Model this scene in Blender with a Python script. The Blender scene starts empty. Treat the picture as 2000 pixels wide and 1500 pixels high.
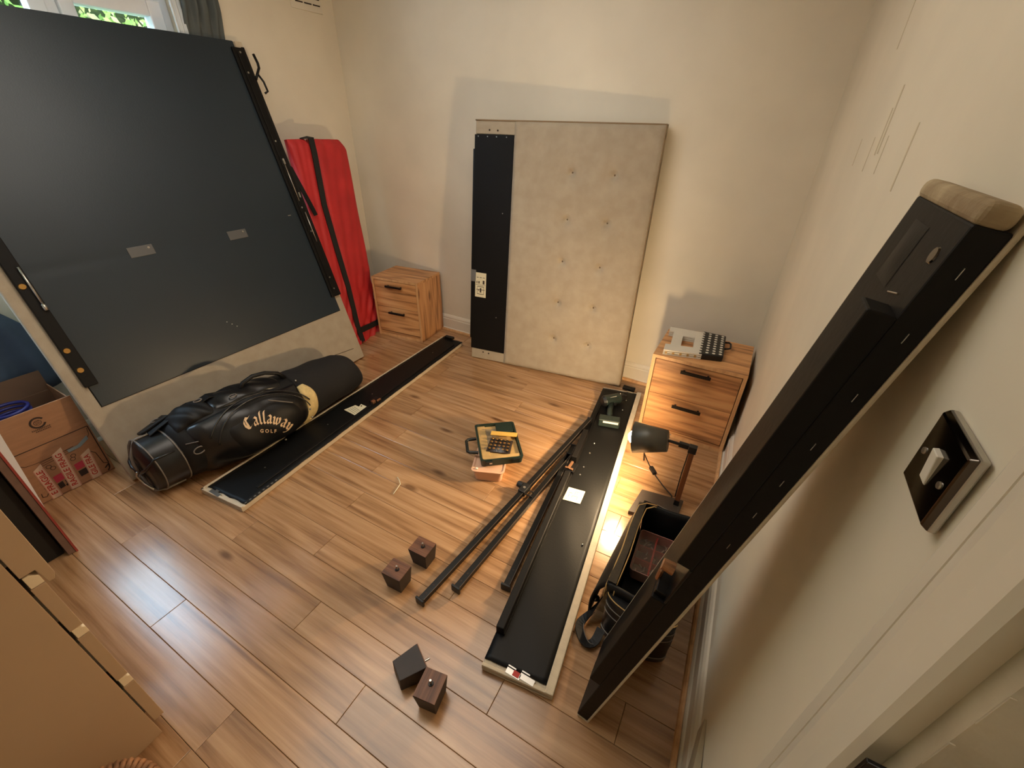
import bpy, bmesh, math, random
from mathutils import Vector, Matrix
random.seed(7)
S = bpy.context.scene
COL = S.collection

# ------------------------------------------------------------------ camera
FPX = 832.92
RW = ((0.87367363, 0.48623214, 0.0165134), (0.266341, -0.44961226, -0.85259093), (-0.40713248, 0.74928441, -0.52231793))
CAM = Vector((0, 0, 1.55))
cd = bpy.data.cameras.new('camera'); cam = bpy.data.objects.new('camera', cd); COL.objects.link(cam)
cd.sensor_width = 36; cd.lens = FPX / 2000 * 36; cd.clip_start = 0.01
m = Matrix(((RW[0][0], -RW[1][0], -RW[2][0], 0), (RW[0][1], -RW[1][1], -RW[2][1], 0), (RW[0][2], -RW[1][2], -RW[2][2], 1.55), (0, 0, 0, 1)))
cam.matrix_world = m
S.camera = cam
S.view_settings.view_transform = 'Standard'; S.view_settings.look = 'None'
S.view_settings.gamma = 1; S.view_settings.use_curve_mapping = False
S.view_settings.exposure = 1.0

# ------------------------------------------------------------------ world and lights
w = bpy.data.worlds.new('sky'); S.world = w; w.use_nodes = True
nt = w.node_tree; bg = nt.nodes['Background']
bg.inputs[0].default_value = (0.55, 0.78, 1.0, 1); bg.inputs[1].default_value = 8.5

def area(name, loc, size, energy, col, target, shape='SQUARE', sy=None):
    l = bpy.data.lights.new(name, 'AREA'); l.energy = energy; l.color = col; l.size = size
    if sy: l.shape = 'RECTANGLE'; l.size_y = sy
    o = bpy.data.objects.new(name, l); COL.objects.link(o); o.location = loc
    o.rotation_euler = (Vector(target) - Vector(loc)).to_track_quat('-Z', 'Y').to_euler()
    return o
# daylight entering through the window opening
for nm_, lc, tg_, sx_, sy_ in (('window_portal', (-3.11, .73, 1.62), (0, .73, 1.62), 1.95, 1.3),):
    o = area(nm_, lc, sx_, 1, (1, 1, 1), tg_, sy=sy_); o.data.cycles.is_portal = True
sun = bpy.data.lights.new('sun', 'SUN'); sun.energy = 4; sun.angle = .02; sun.color = (1, .95, .85)
so = bpy.data.objects.new('sun', sun); COL.objects.link(so); so.rotation_euler = Vector((-.55, .15, -.75)).to_track_quat('-Z', 'Y').to_euler()
# broad warm fill added under the ceiling, with no fixture behind it
area('room_fill_light', (-1.45, 1.2, 2.44), 1.7, 17.5, (1.0, .91, .80), (-1.6, 1.4, 0))
area('hall_light', (.85, .0, 2.40), .5, 3, (1.0, .84, .66), (.85, 0, 0))
FILL_E = 1.2
BULB_E = 510

# ------------------------------------------------------------------ helpers
def at(px, py, ax, val):
    d = [sum(RW[k][i] * c for k, c in enumerate(((px - 1000) / FPX, (py - 750) / FPX, 1.0))) for i in range(3)]
    t = (val - CAM[ax]) / d[ax]
    return Vector([CAM[i] + d[i] * t for i in range(3)])
def lin(c):
    return tuple(((x / 255) / 12.92 if x / 255 <= 0.04045 else ((x / 255 + 0.055) / 1.055) ** 2.4) for x in c) + (1,)

class N:
    def __init__(s, name):
        s.m = bpy.data.materials.new(name); s.m.use_nodes = True; s.t = s.m.node_tree
        s.b = s.t.nodes['Principled BSDF']; s.out = s.t.nodes['Material Output']
    def n(s, typ, **kw):
        x = s.t.nodes.new(typ)
        for k, v in kw.items():
            if k.startswith('i_'): 
                key = k[2:]
                x.inputs[int(key) if key.isdigit() else key.replace('_', ' ')].default_value = v
            else: setattr(x, k, v)
        return x
    def l(s, a, b): s.t.links.new(a, b)
def coords(g, scale=(1, 1, 1), rnd=False, rot=(0, 0, 0)):
    tc = g.n('ShaderNodeTexCoord'); mp = g.n('ShaderNodeMapping'); mp.inputs['Scale'].default_value = scale
    mp.inputs['Rotation'].default_value = rot
    src = tc.outputs['Object']
    if rnd:
        oi = g.n('ShaderNodeObjectInfo'); mul = g.n('ShaderNodeVectorMath', operation='SCALE')
        mul.inputs[0].default_value = (17.3, 9.1, 5.7); g.l(oi.outputs['Random'], mul.inputs['Scale'])
        ad = g.n('ShaderNodeVectorMath', operation='ADD'); g.l(src, ad.inputs[0]); g.l(mul.outputs[0], ad.inputs[1]); src = ad.outputs[0]
    g.l(src, mp.inputs['Vector']); return mp.outputs[0]
def mat(name, rgb, rough=0.6, metal=0.0, var=0.0, vscale=6, bump=0.0, bscale=60, rgb2=None, coat=0, sheen=0, stretch=(1, 1, 1), spec=None):
    g = N(name); g.b.inputs['Roughness'].default_value = rough; g.b.inputs['Metallic'].default_value = metal
    if coat: g.b.inputs['Coat Weight'].default_value = coat; g.b.inputs['Coat Roughness'].default_value = 0.15
    if sheen: g.b.inputs['Sheen Weight'].default_value = sheen
    if spec is not None: g.b.inputs['Specular IOR Level'].default_value = spec
    c1 = lin(rgb)
    if rgb2 is None: rgb2 = tuple(max(0, x * (1 - max(var, .04))) for x in rgb)
    v = coords(g, stretch)
    nz = g.n('ShaderNodeTexNoise'); nz.inputs['Scale'].default_value = vscale; nz.inputs['Detail'].default_value = 5; g.l(v, nz.inputs['Vector'])
    rp = g.n('ShaderNodeValToRGB'); rp.color_ramp.elements[0].position = .35; rp.color_ramp.elements[1].position = .68
    rp.color_ramp.elements[0].color = lin(rgb2); rp.color_ramp.elements[1].color = c1
    g.l(nz.outputs['Fac'], rp.inputs[0]); g.l(rp.outputs[0], g.b.inputs['Base Color'])
    if bump:
        n2 = g.n('ShaderNodeTexNoise'); n2.inputs['Scale'].default_value = bscale; n2.inputs['Detail'].default_value = 4; g.l(v, n2.inputs['Vector'])
        bp = g.n('ShaderNodeBump'); bp.inputs['Strength'].default_value = min(1, bump); bp.inputs['Distance'].default_value = 0.004
        g.l(n2.outputs['Fac'], bp.inputs['Height']); g.l(bp.outputs[0], g.b.inputs['Normal'])
    return g.m
def wood(name, cols, axis=0, rough=0.4, fine=1.0, ring=1.0, knot=True, rnd=True, coat=0.0, bump=.15, ringamp=.07, lo=.26, hi=.80):
    """grain runs along local axis 0/1/2"""
    g = N(name); g.b.inputs['Roughness'].default_value = rough
    if coat: g.b.inputs['Coat Weight'].default_value = coat; g.b.inputs['Coat Roughness'].default_value = 0.2
    def sc(a, b):
        s = [b, b, b]; s[axis] = a; return tuple(s)
    v1 = coords(g, sc(1.6, 60 * fine), rnd); v2 = coords(g, sc(.9, 7 * ring), rnd); v3 = coords(g, sc(2.2, 6), rnd)
    nf = g.n('ShaderNodeTexNoise', i_Scale=1.0, i_Detail=6.0, i_Roughness=.65); g.l(v1, nf.inputs['Vector'])
    nb = g.n('ShaderNodeTexNoise', i_Scale=1.0, i_Detail=2.0); g.l(v2, nb.inputs['Vector'])
    mu = g.n('ShaderNodeMath', operation='MULTIPLY'); mu.inputs[1].default_value = 30 * ring; g.l(nb.outputs['Fac'], mu.inputs[0])
    sn = g.n('ShaderNodeMath', operation='SINE'); g.l(mu.outputs[0], sn.inputs[0])
    r2 = g.n('ShaderNodeMath', operation='MULTIPLY_ADD'); r2.inputs[1].default_value = ringamp; r2.inputs[2].default_value = 0; g.l(sn.outputs[0], r2.inputs[0])
    ad = g.n('ShaderNodeMath', operation='ADD'); g.l(nf.outputs['Fac'], ad.inputs[0]); g.l(r2.outputs[0], ad.inputs[1])
    rp = g.n('ShaderNodeValToRGB'); e = rp.color_ramp.elements; e[0].position = lo; e[0].color = lin(cols[0]); e[1].position = hi; e[1].color = lin(cols[2])
    x = e.new(.5); x.color = lin(cols[1]); g.l(ad.outputs[0], rp.inputs[0])
    res = rp.outputs[0]
    if rnd:
        oi = g.n('ShaderNodeObjectInfo'); mr = g.n('ShaderNodeMapRange'); mr.inputs[3].default_value = .88; mr.inputs[4].default_value = 1.08
        g.l(oi.outputs['Random'], mr.inputs[0]); vm = g.n('ShaderNodeVectorMath', operation='SCALE'); g.l(res, vm.inputs[0]); g.l(mr.outputs[0], vm.inputs['Scale']); res = vm.outputs[0]
    if knot:
        vo = g.n('ShaderNodeTexVoronoi', i_Scale=1.0); g.l(v3, vo.inputs['Vector'])
        kr = g.n('ShaderNodeValToRGB'); kr.color_ramp.elements[0].position = .05; kr.color_ramp.elements[0].color = (.25, .18, .12, 1); kr.color_ramp.elements[1].position = .13; kr.color_ramp.elements[1].color = (1, 1, 1, 1)
        g.l(vo.outputs['Distance'], kr.inputs[0])
        mx = g.n('ShaderNodeMix', data_type='RGBA', blend_type='MULTIPLY'); mx.inputs[0].default_value = .8
        g.l(res, mx.inputs[6]); g.l(kr.outputs[0], mx.inputs[7]); res = mx.outputs[2]
    g.l(res, g.b.inputs['Base Color'])
    bp = g.n('ShaderNodeBump'); bp.inputs['Strength'].default_value = bump; bp.inputs['Distance'].default_value = .002
    g.l(ad.outputs[0], bp.inputs['Height']); g.l(bp.outputs[0], g.b.inputs['Normal'])
    return g.m
def emis(name, rgb, e):
    g = N(name); g.b.inputs['Base Color'].default_value = lin(rgb); g.b.inputs['Emission Color'].default_value = lin(rgb); g.b.inputs['Emission Strength'].default_value = e
    return g.m
def glass(name, tint=(1, 1, 1), alpha=.1, rough=.03, fscale=1.0):
    g = N(name); tr = g.n('ShaderNodeBsdfTransparent'); tr.inputs[0].default_value = tint + (1,)
    gl = g.n('ShaderNodeBsdfGlossy'); gl.inputs['Roughness'].default_value = rough
    mx = g.n('ShaderNodeMixShader'); lw_ = g.n('ShaderNodeLayerWeight'); lw_.inputs[0].default_value = .5; fr = g.n('ShaderNodeMath', operation='POWER'); fr.inputs[1].default_value = 4; g.l(lw_.outputs['Facing'], fr.inputs[0])
    ad = g.n('ShaderNodeMath', operation='ADD'); ad.inputs[1].default_value = alpha; fm = g.n('ShaderNodeMath', operation='MULTIPLY'); fm.inputs[1].default_value = fscale; g.l(fr.outputs[0], fm.inputs[0]); g.l(fm.outputs[0], ad.inputs[0]); g.l(ad.outputs[0], mx.inputs[0])
    g.l(tr.outputs[0], mx.inputs[1]); g.l(gl.outputs[0], mx.inputs[2]); g.l(mx.outputs[0], g.out.inputs[0]); return g.m

class MB:
    def __init__(s): s.v = []; s.f = []
    def add(s, vs, fs):
        k = len(s.v); s.v += [tuple(v) for v in vs]; s.f += [tuple(i + k for i in f) for f in fs]; return s
    def hexa(s, p):   # p: 4 bottom (ccw) + 4 top
        return s.add(p, [(3, 2, 1, 0), (4, 5, 6, 7), (0, 1, 5, 4), (1, 2, 6, 5), (2, 3, 7, 6), (3, 0, 4, 7)])
    def box(s, x0, x1, y0, y1, z0, z1, F=None):
        p = [(x0, y0, z0), (x1, y0, z0), (x1, y1, z0), (x0, y1, z0), (x0, y0, z1), (x1, y0, z1), (x1, y1, z1), (x0, y1, z1)]
        if F: p = [F(*q) for q in p]
        return s.hexa(p)
    def prism(s, poly, h0, h1, F):
        n = len(poly); a = [F(x, y, h0) for x, y in poly] + [F(x, y, h1) for x, y in poly]
        return s.add(a, [tuple(range(n))[::-1], tuple(range(n, 2 * n))] + [(i, (i + 1) % n, n + (i + 1) % n, n + i) for i in range(n)])
    def ring(s, p0, p1, r0, r1, n=16, caps=True):
        p0 = Vector(p0); p1 = Vector(p1); d = (p1 - p0).normalized(); a = d.orthogonal().normalized(); b = d.cross(a)
        vs = [p0 + (a * math.cos(t) + b * math.sin(t)) * r0 for t in [2 * math.pi * i / n for i in range(n)]]
        vs += [p1 + (a * math.cos(t) + b * math.sin(t)) * r1 for t in [2 * math.pi * i / n for i in range(n)]]
        fs = [(i, (i + 1) % n, n + (i + 1) % n, n + i) for i in range(n)]
        if caps: fs += [tuple(range(n))[::-1], tuple(range(n, 2 * n))]
        return s.add(vs, fs)
    def tube(s, pts, r, n=8, closed=False):
        pts = [Vector(p) for p in pts]; m = len(pts); vs = []; up = None
        for i, p in enumerate(pts):
            d = (pts[(i + 1) % m] - pts[i - 1]) if closed else (pts[min(i + 1, m - 1)] - pts[max(i - 1, 0)])
            d.normalize()
            if up is None: up = d.orthogonal().normalized()
            a = (up - d * up.dot(d)); a = a.normalized() if a.length > 1e-6 else d.orthogonal().normalized(); up = a; b = d.cross(a)
            rr = r[i] if isinstance(r, (list, tuple)) else r
            vs += [p + (a * math.cos(t) + b * math.sin(t)) * rr for t in [2 * math.pi * k / n for k in range(n)]]
        fs = []
        for i in range(m if closed else m - 1):
            j = (i + 1) % m
            fs += [(i * n + k, i * n + (k + 1) % n, j * n + (k + 1) % n, j * n + k) for k in range(n)]
        if not closed: fs += [tuple(range(n))[::-1], tuple(range((m - 1) * n, m * n))]
        return s.add(vs, fs)
    def band(s, pts, nrm, wdt, th):     # flat strap: centre points, surface normals, width dir = tangent x normal
        pts = [Vector(p) for p in pts]; m = len(pts); vs = []
        for i, p in enumerate(pts):
            d = (pts[min(i + 1, m - 1)] - pts[max(i - 1, 0)]).normalized(); nn = Vector(nrm[i] if isinstance(nrm, list) else nrm).normalized()
            b = d.cross(nn).normalized() * (wdt / 2); q = nn * th
            vs += [p - b, p + b, p + b + q, p - b + q]
        fs = [(3, 2, 1, 0), tuple(4 * (m - 1) + k for k in range(4))]
        for i in range(m - 1): fs += [(4 * i + k, 4 * i + (k + 1) % 4, 4 * i + 4 + (k + 1) % 4, 4 * i + 4 + k) for k in range(4)]
        return s.add(vs, fs)
    def sphere(s, c, r, nu=16, nv=10, F=None, sc=(1, 1, 1)):
        vs = []; 
        for j in range(nv + 1):
            th = math.pi * j / nv
            for i in range(nu):
                ph = 2 * math.pi * i / nu
                q = (c[0] + r * sc[0] * math.sin(th) * math.cos(ph), c[1] + r * sc[1] * math.sin(th) * math.sin(ph), c[2] + r * sc[2] * math.cos(th))
                vs.append(F(*q) if F else q)
        fs = [(j * nu + i, j * nu + (i + 1) % nu, (j + 1) * nu + (i + 1) % nu, (j + 1) * nu + i) for j in range(nv) for i in range(nu)]
        return s.add(vs, fs)
    def grid(s, nu, nv, F, closed_u=False):
        vs = [F(i / nu, j / nv) for j in range(nv + 1) for i in range(nu + (0 if closed_u else 1))]; W = nu if closed_u else nu + 1
        fs = [(j * W + i, j * W + (i + 1) % W, (j + 1) * W + (i + 1) % W, (j + 1) * W + i) for j in range(nv) for i in range(nu)]
        return s.add(vs, fs)
    def build(s, name, mt, parent=None, bevel=0, smooth=False, world=True, seg=2, solid=0, sub=0):
        me = bpy.data.meshes.new(name); me.from_pydata(s.v, [], s.f)
        bm = bmesh.new(); bm.from_mesh(me); bmesh.ops.remove_doubles(bm, verts=bm.verts, dist=1e-5)
        bmesh.ops.recalc_face_normals(bm, faces=bm.faces)
        if parent and world: bm.transform(PM[parent.name].inverted())
        bm.to_mesh(me); bm.free()
        me.materials.append(mt)
        if smooth: me.polygons.foreach_set('use_smooth', [True] * len(me.polygons))
        o = bpy.data.objects.new(name, me); COL.objects.link(o)
        if parent: o.parent = parent
        PM[o.name] = PM[parent.name].copy() if parent else Matrix()
        if solid: md = o.modifiers.new('s', 'SOLIDIFY'); md.thickness = solid; md.offset = 0
        if bevel: md = o.modifiers.new('b', 'BEVEL'); md.width = bevel; md.segments = seg; md.limit_method = 'ANGLE'; md.harden_normals = False
        if sub: md = o.modifiers.new('u', 'SUBSURF'); md.levels = sub; md.render_levels = sub
        return o
PM = {}
def thing(name, label, cat, M=None, group=None):
    if M is None: M = Matrix()
    elif isinstance(M, (tuple, Vector)): M = Matrix.Translation(M)
    o = bpy.data.objects.new(name, None); COL.objects.link(o); o.matrix_world = M; o.empty_display_size = .05
    PM[o.name] = M.copy(); o['label'] = label; o['category'] = cat
    if group: o['group'] = group
    return o
def tag(o, label, cat, group=None):
    o['label'] = label; o['category'] = cat
    if group: o['group'] = group
    return o
def struct(o): o['kind'] = 'structure'; return o
def recentre(o):   # put a single-mesh thing's origin at its own base
    vs = [v.co for v in o.data.vertices]; c = Vector((sum(v.x for v in vs) / len(vs), sum(v.y for v in vs) / len(vs), min(v.z for v in vs)))
    o.data.transform(Matrix.Translation(-c)); o.location = c; return o
def bil(P, u, v): return P[0] * (1 - u) * (1 - v) + P[1] * u * (1 - v) + P[2] * u * v + P[3] * (1 - u) * v
def quadF(P, n):
    P = [Vector(p) for p in P]; n = Vector(n).normalized(); return lambda u, v, w: bil(P, u, v) + n * w
def text(mb, s, F, size=1.0, bold=0.0, sx=1.0, h=0.0006, align='CENTER'):
    cu = bpy.data.curves.new('t', 'FONT'); cu.body = s; cu.size = size; cu.offset = bold; cu.align_x = align; cu.resolution_u = 3
    o = bpy.data.objects.new('t', cu); COL.objects.link(o)
    me = bpy.data.meshes.new_from_object(o.evaluated_get(bpy.context.evaluated_depsgraph_get()))
    vs = [F(v.co.x * sx, v.co.y, h) for v in me.vertices]; mb.add(vs, [tuple(p.vertices) for p in me.polygons])
    bpy.data.objects.remove(o); bpy.data.curves.remove(cu); bpy.data.meshes.remove(me)

# ------------------------------------------------------------------ materials
M_wall = mat('wall_paint', (232, 223, 204), .75, var=.05, vscale=2.2, bump=.25, bscale=18)
M_wallL = mat('wall_paint_left', (230, 221, 203), .75, var=.05, vscale=2.2, bump=.25, bscale=18)
M_ceil = mat('ceiling_paint', (225, 220, 208), .9, var=.02)
M_trim = mat('white_gloss_trim', (228, 220, 204), .35, var=.04, vscale=3)
M_trimold = mat('worn_white_trim', (196, 184, 160), .45, var=.12, vscale=9, bump=.5, bscale=40)
M_upvc = mat('window_plastic', (225, 225, 230), .3)
M_floor = wood('oak_laminate', ((128, 92, 60), (172, 130, 90), (200, 160, 118)), 0, .24, fine=.75, ring=1.0, bump=.08, ringamp=.085, lo=.25, hi=.80, coat=.5)
M_dark = mat('dark_underlay', (40, 26, 16), .9)
M_ns = wood('rustic_oak', ((126, 82, 50), (206, 150, 98), (226, 178, 124)), 0, .45, fine=.6, ring=1.2, rnd=True, ringamp=.10)
M_nsv = wood('rustic_oak_upright', ((122, 80, 48), (188, 134, 86), (210, 160, 112)), 2, .45, fine=.6, ring=1.2, rnd=True, ringamp=.10)
M_nsed = wood('oak_edging', ((182, 136, 92), (206, 160, 112), (218, 174, 126)), 2, .5, fine=.5, knot=False, rnd=False)
M_blackmetal = mat('black_metal', (16, 15, 15), .4, .2, spec=.4)
M_blackpaint = mat('black_painted_wood', (17, 15, 14), .55, spec=.22, var=.2, vscale=4, bump=.15)
M_cloth = mat('black_backing_cloth', (11, 11, 11), .5, var=.12, vscale=1.5, bump=.10, bscale=180, spec=.25)
M_vinyl = mat('haze_tinted_backing', (30, 43, 53), .40, var=.10, vscale=1.5, bump=.08, bscale=180, spec=.5)  # black cloth with the blue haze over it mixed into the colour
M_bfab = mat('beige_chenille', (172, 160, 141), .95, var=.1, vscale=14, bump=.4, bscale=230, rgb2=(163, 150, 131), sheen=.1)
M_bfab2 = mat('pale_fabric_edge', (205, 190, 165), .9, var=.06, vscale=30, bump=.3, bscale=200)
M_red = mat('red_canvas', (196, 42, 44), .6, var=.12, vscale=5, bump=.35, bscale=14, rgb2=(176, 34, 38))
M_web = mat('black_webbing', (13, 13, 14), .7, bump=.3, bscale=300)
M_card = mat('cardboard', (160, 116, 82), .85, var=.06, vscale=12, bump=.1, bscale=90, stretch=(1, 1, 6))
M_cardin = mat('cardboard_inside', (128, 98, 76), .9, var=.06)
M_ink = mat('dark_ink', (44, 28, 20), .7)
M_tape = mat('white_tape', (206, 176, 150), .4)
M_redink = mat('red_ink', (176, 44, 34), .6)
M_pink = mat('crimson_print', (176, 50, 70), .6)
M_foil = mat('clear_tape_shine', (150, 170, 175), .18, .3)
M_blue = mat('blue_plastic', (40, 44, 120), .4)
M_bag = mat('black_nylon', (15, 15, 17), .55, var=.25, vscale=7, bump=.6, bscale=10, rgb2=(9, 9, 10), spec=.35)
M_bagl = mat('glossy_black_leatherette', (20, 19, 20), .32, var=.2, vscale=8, bump=.4, bscale=12)
M_bagg = mat('grey_black_plastic', (28, 27, 27), .3, var=.2, vscale=9)
M_pipe = mat('grey_piping', (120, 112, 104), .4)
M_logo = mat('cream_embroidery', (226, 196, 158), .7)
M_fleece = mat('cream_fleece', (222, 198, 140), .95, var=.1, vscale=40, bump=.8, bscale=80)
M_paper = mat('paper_label', (222, 214, 184), .7)
M_print = mat('grey_print', (120, 112, 94), .7)
M_steel = mat('steel', (190, 186, 178), .3, .9)
M_chrome = mat('dark_chrome', (92, 86, 80), .12, 1.0)
M_brass = mat('brass', (196, 150, 84), .3, .9)
M_legtop = wood('leg_top_wood', ((70, 40, 24), (112, 70, 44), (146, 100, 68)), 0, .5, fine=.7, ring=3, rnd=True)
M_legside = mat('leg_dark_stain', (50, 38, 32), .55, var=.2, vscale=20)
M_drawer = mat('beige_lacquer', (190, 160, 128), .5, var=.02, vscale=2)
M_drawer2 = mat('lit_lip_lacquer', (244, 222, 186), .45)  # light on the slanted lips painted in; the drawer boxes share it
M_tub = mat('pink_plastic_tub', (226, 178, 146), .45)
M_tubin = mat('pink_tub_contents', (176, 92, 74), .6, var=.2, vscale=30)
M_green = mat('dark_green_plastic', (22, 40, 32), .42)
M_greenk = mat('black_green_plastic', (16, 22, 20), .45)
M_tray = mat('tan_foam_tray', (186, 152, 96), .8, var=.08, vscale=20)
M_lighttray = mat('grey_tan_bag_film', (150, 132, 104), .35, var=.25, vscale=25)
M_wpl = mat('white_plastic', (226, 220, 206), .5)
M_bpl = mat('black_plastic', (18, 18, 19), .45)
M_pole = wood('walnut_pole', ((90, 50, 26), (122, 72, 40), (140, 88, 52)), 2, .45, knot=False, rnd=False)
M_shade = mat('lamp_shade_metal', (84, 80, 70), .4, .2)  # black shade, lightened to carry the light falling on it
M_shadein = mat('lamp_shade_inside', (240, 225, 190), .6)
M_goldpipe = mat('tan_piping', (206, 168, 104), .5)
M_glint = mat('painted_edge_glint', (96, 86, 76), .4, .4)  # pale colour for the glints painted along the bars
M_cable = mat('cable_rubber', (34, 22, 16), .5)
M_wick = mat('wicker', (170, 118, 76), .7, var=.3, vscale=40, bump=.4)
M_curt = mat('grey_curtain', (92, 98, 98), .85, var=.1, vscale=5)
M_curtb = mat('blue_grey_curtain', (72, 88, 108), .85, var=.15, vscale=5)
M_liner = mat('curtain_lining', (215, 222, 228), .8)
M_leaf = mat('leaf_green', (104, 122, 58), .8, var=.5, vscale=3, rgb2=(60, 84, 34), spec=.05)
M_leaf2 = mat('leaf_pale', (160, 156, 104), .8, var=.3, vscale=3, spec=.05)
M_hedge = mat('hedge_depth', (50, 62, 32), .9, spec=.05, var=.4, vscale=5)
M_grass = mat('garden_grass', (90, 120, 60), .9)
M_glass = glass('window_glass', (1, 1, 1), .04)
M_film = glass('clear_film', (.99, .97, .93), .05, .25, .5)
M_lid = glass('frosted_lid', (.92, .84, .82), .08, .25)
M_mirrorw = mat('white_gloss_board', (222, 224, 228), .2)
M_brownedge = mat('brown_board_edge', (120, 92, 80), .5, var=.15, vscale=12)
M_redline = mat('red_edge_band', (150, 60, 52), .5)
M_blackbox = mat('black_board', (20, 18, 18), .6)

# ------------------------------------------------------------------ room shell
SK = 0.0296          # the walls stand at 1.6 degrees to the planks
XR = lambda y: 0.17 + SK * (2.705 - y)
XL = lambda y: -2.985 + SK * (2.785 - y)
YB = lambda x: 2.785 - .0253 * (x + 2.985)
HC = 2.48; YN = -0.98
fl = thing('floor', '', ''); del fl['label']; del fl['category']; struct(fl)
MB().box(-3.2, .6, -1.2, 3.0, -.06, -.0105).build('subfloor', M_dark, fl)
W, LN = .1218, 1.291
joints = {0: -1.01, 1: -1.51, 2: -2.003, 3: -1.064, 4: -.331}
full = None
row = -8
while row * W < 2.85:
    y0 = row * W - .001
    j0 = joints.get(row, -3 + ((row * 0.47) % 1) * LN)
    while j0 > -3.1: j0 -= LN
    x = j0
    while x < .62:
        a = max(x, -3.12); b = min(x + LN, .55)
        if b - a > .01:
            def pm(L):
                mb = MB(); g = .0006; c = .0012
                p = [(g, g), (L - g, g), (L - g, W - g), (g, W - g)]; q = [(g + c, g + c), (L - g - c, g + c), (L - g - c, W - g - c), (g + c, W - g - c)]
                mb.add([(u, v, -.01) for u, v in p] + [(u, v, -.0009) for u, v in p] + [(u, v, 0) for u, v in q],
                       [(0, 1, 5, 4), (1, 2, 6, 5), (2, 3, 7, 6), (3, 0, 4, 7), (4, 5, 9, 8), (5, 6, 10, 9), (6, 7, 11, 10), (7, 4, 8, 11), (8, 9, 10, 11)])
                return mb
            if abs(b - a - LN) < 1e-4 and full: 
                o = bpy.data.objects.new('plank', full); COL.objects.link(o); o.parent = fl
            else:
                o = pm(b - a).build('plank', M_floor, fl)
                if abs(b - a - LN) < 1e-4: full = o.data
            o.location = (a, y0, 0)
        x += LN
    row += 1

def wallbox(name, pts, z0, z1, m=M_wall, parent=None):
    mb = MB(); mb.hexa([(x, y, z0) for x, y in pts] + [(x, y, z1) for x, y in pts])
    o = mb.build(name, m, parent); 
    if not parent: struct(o)
    return o
wallbox('wall_back', [(-3.15, YB(-3.15)), (.4, YB(.4)), (.4, YB(.4) + .15), (-3.15, YB(-3.15) + .15)], 0, HC)
YD0, YD1, ZD = -.50, .300, 2.02      # doorway in the right wall
wr = thing('wall_right', '', ''); del wr['label']; del wr['category']; struct(wr)
wallbox('wall_section', [(XR(YD1), YD1), (XR(YD1) + .16, YD1), (XR(2.85) + .16, 2.85), (XR(2.85), 2.85)], 0, HC, M_wall, wr)
wallbox('wall_section', [(XR(YN - .1), YN - .1), (XR(YN) + .16, YN - .1), (XR(YD0) + .16, YD0), (XR(YD0), YD0)], 0, HC, M_wall, wr)
wallbox('wall_section', [(XR(YD0), YD0), (XR(YD0) + .16, YD0), (XR(YD1) + .16, YD1), (XR(YD1), YD1)], ZD, HC, M_wall, wr)
for nm_, a_ in (('wall_hall', (1.3, 1.4, -1.2, .9)), ('wall_hall', (.35, 1.4, .8, .9)), ('wall_hall', (.4, 1.4, -1.3, -1.2))):
    struct(MB().box(a_[0], a_[1], a_[2], a_[3], 0, HC).build(nm_, M_wall))
struct(MB().box(.42, 1.35, -1.25, .85, -.05, -.0005).build('floor_hall', M_floor))
wallbox('wall_near', [(-3.2, YN - .12), (.45, YN - .12), (.45, YN), (-3.2, YN)], 0, HC)
struct(MB().box(-3.3, 1.5, -1.35, 3.0, HC, HC + .08).build('ceiling', M_ceil))
# left wall with the window opening
WY0, WY1, WZ0, WZ1 = -.25, 1.70, .93, 2.26
wl = thing('wall_left', '', ''); del wl['label']; del wl['category']; struct(wl)
def lw(y0, y1, z0, z1):
    wallbox('wall_section', [(XL(y0) - .22, y0), (XL(y0), y0), (XL(y1), y1), (XL(y1) - .22, y1)], z0, z1, M_wallL, wl)
lw(-1.1, WY0, 0, HC); lw(WY1, 2.9, 0, HC); lw(WY0, WY1, 0, WZ0); lw(WY0, WY1, WZ1, HC)
# skirting boards (profile: height, depth)
PROF = [(0, 0), (.0, .032), (.008, .03), (.016, .022), (.018, .018), (.095, .018), (.102, .014), (.108, .016), (.118, .013), (.128, .006), (.132, 0)]
def skirt(name, p, q, n, m=M_trim):
    p = Vector(p + (0,)); q = Vector(q + (0,)); n = Vector(n + (0,)).normalized(); k = len(PROF)
    vs = [p + n * d + Vector((0, 0, h)) for h, d in PROF] + [q + n * d + Vector((0, 0, h)) for h, d in PROF]
    o = MB().add(vs, [(i, (i + 1) % k, k + (i + 1) % k, k + i) for i in range(k)] + [tuple(range(k)), tuple(range(k, 2 * k))[::-1]]).build(name, m)
    return struct(o)
skirt('baseboard_back', (-2.96, YB(-2.96)), (.155, YB(.155)), (-.0253, -1))
skirt('baseboard_left', (XL(-.9), -.9), (XL(2.74), 2.74), (1, SK))
skirt('baseboard_right', (XR(.43), .43), (XR(2.69), 2.69), (-1, -SK))
# quadrant bead in oak along the back and right skirtings
MB().prism([(0, 0), (0, .016), (.006, .015), (.012, .010), (.015, 0)], 0, 1, lambda a, b, h: Vector((-2.93 + h * 3.07, YB(-2.93 + h * 3.07) - .03 - a, b))).build('trim_1', M_nsed)
MB().prism([(0, 0), (0, .016), (.006, .015), (.012, .010), (.015, 0)], 0, 1, lambda a, b, h: Vector((XR(.48 + h * 2.2) - .03 - a, .48 + h * 2.2, b))).build('trim_2', M_nsed)
for nme in ('trim_1', 'trim_2'): struct(bpy.data.objects[nme])
# scuffs on the right wall
g = M_wall  # (marks made as thin stains on the paint)
M_scuff = mat('faint_scuff', (206, 194, 168), .8)
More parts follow.
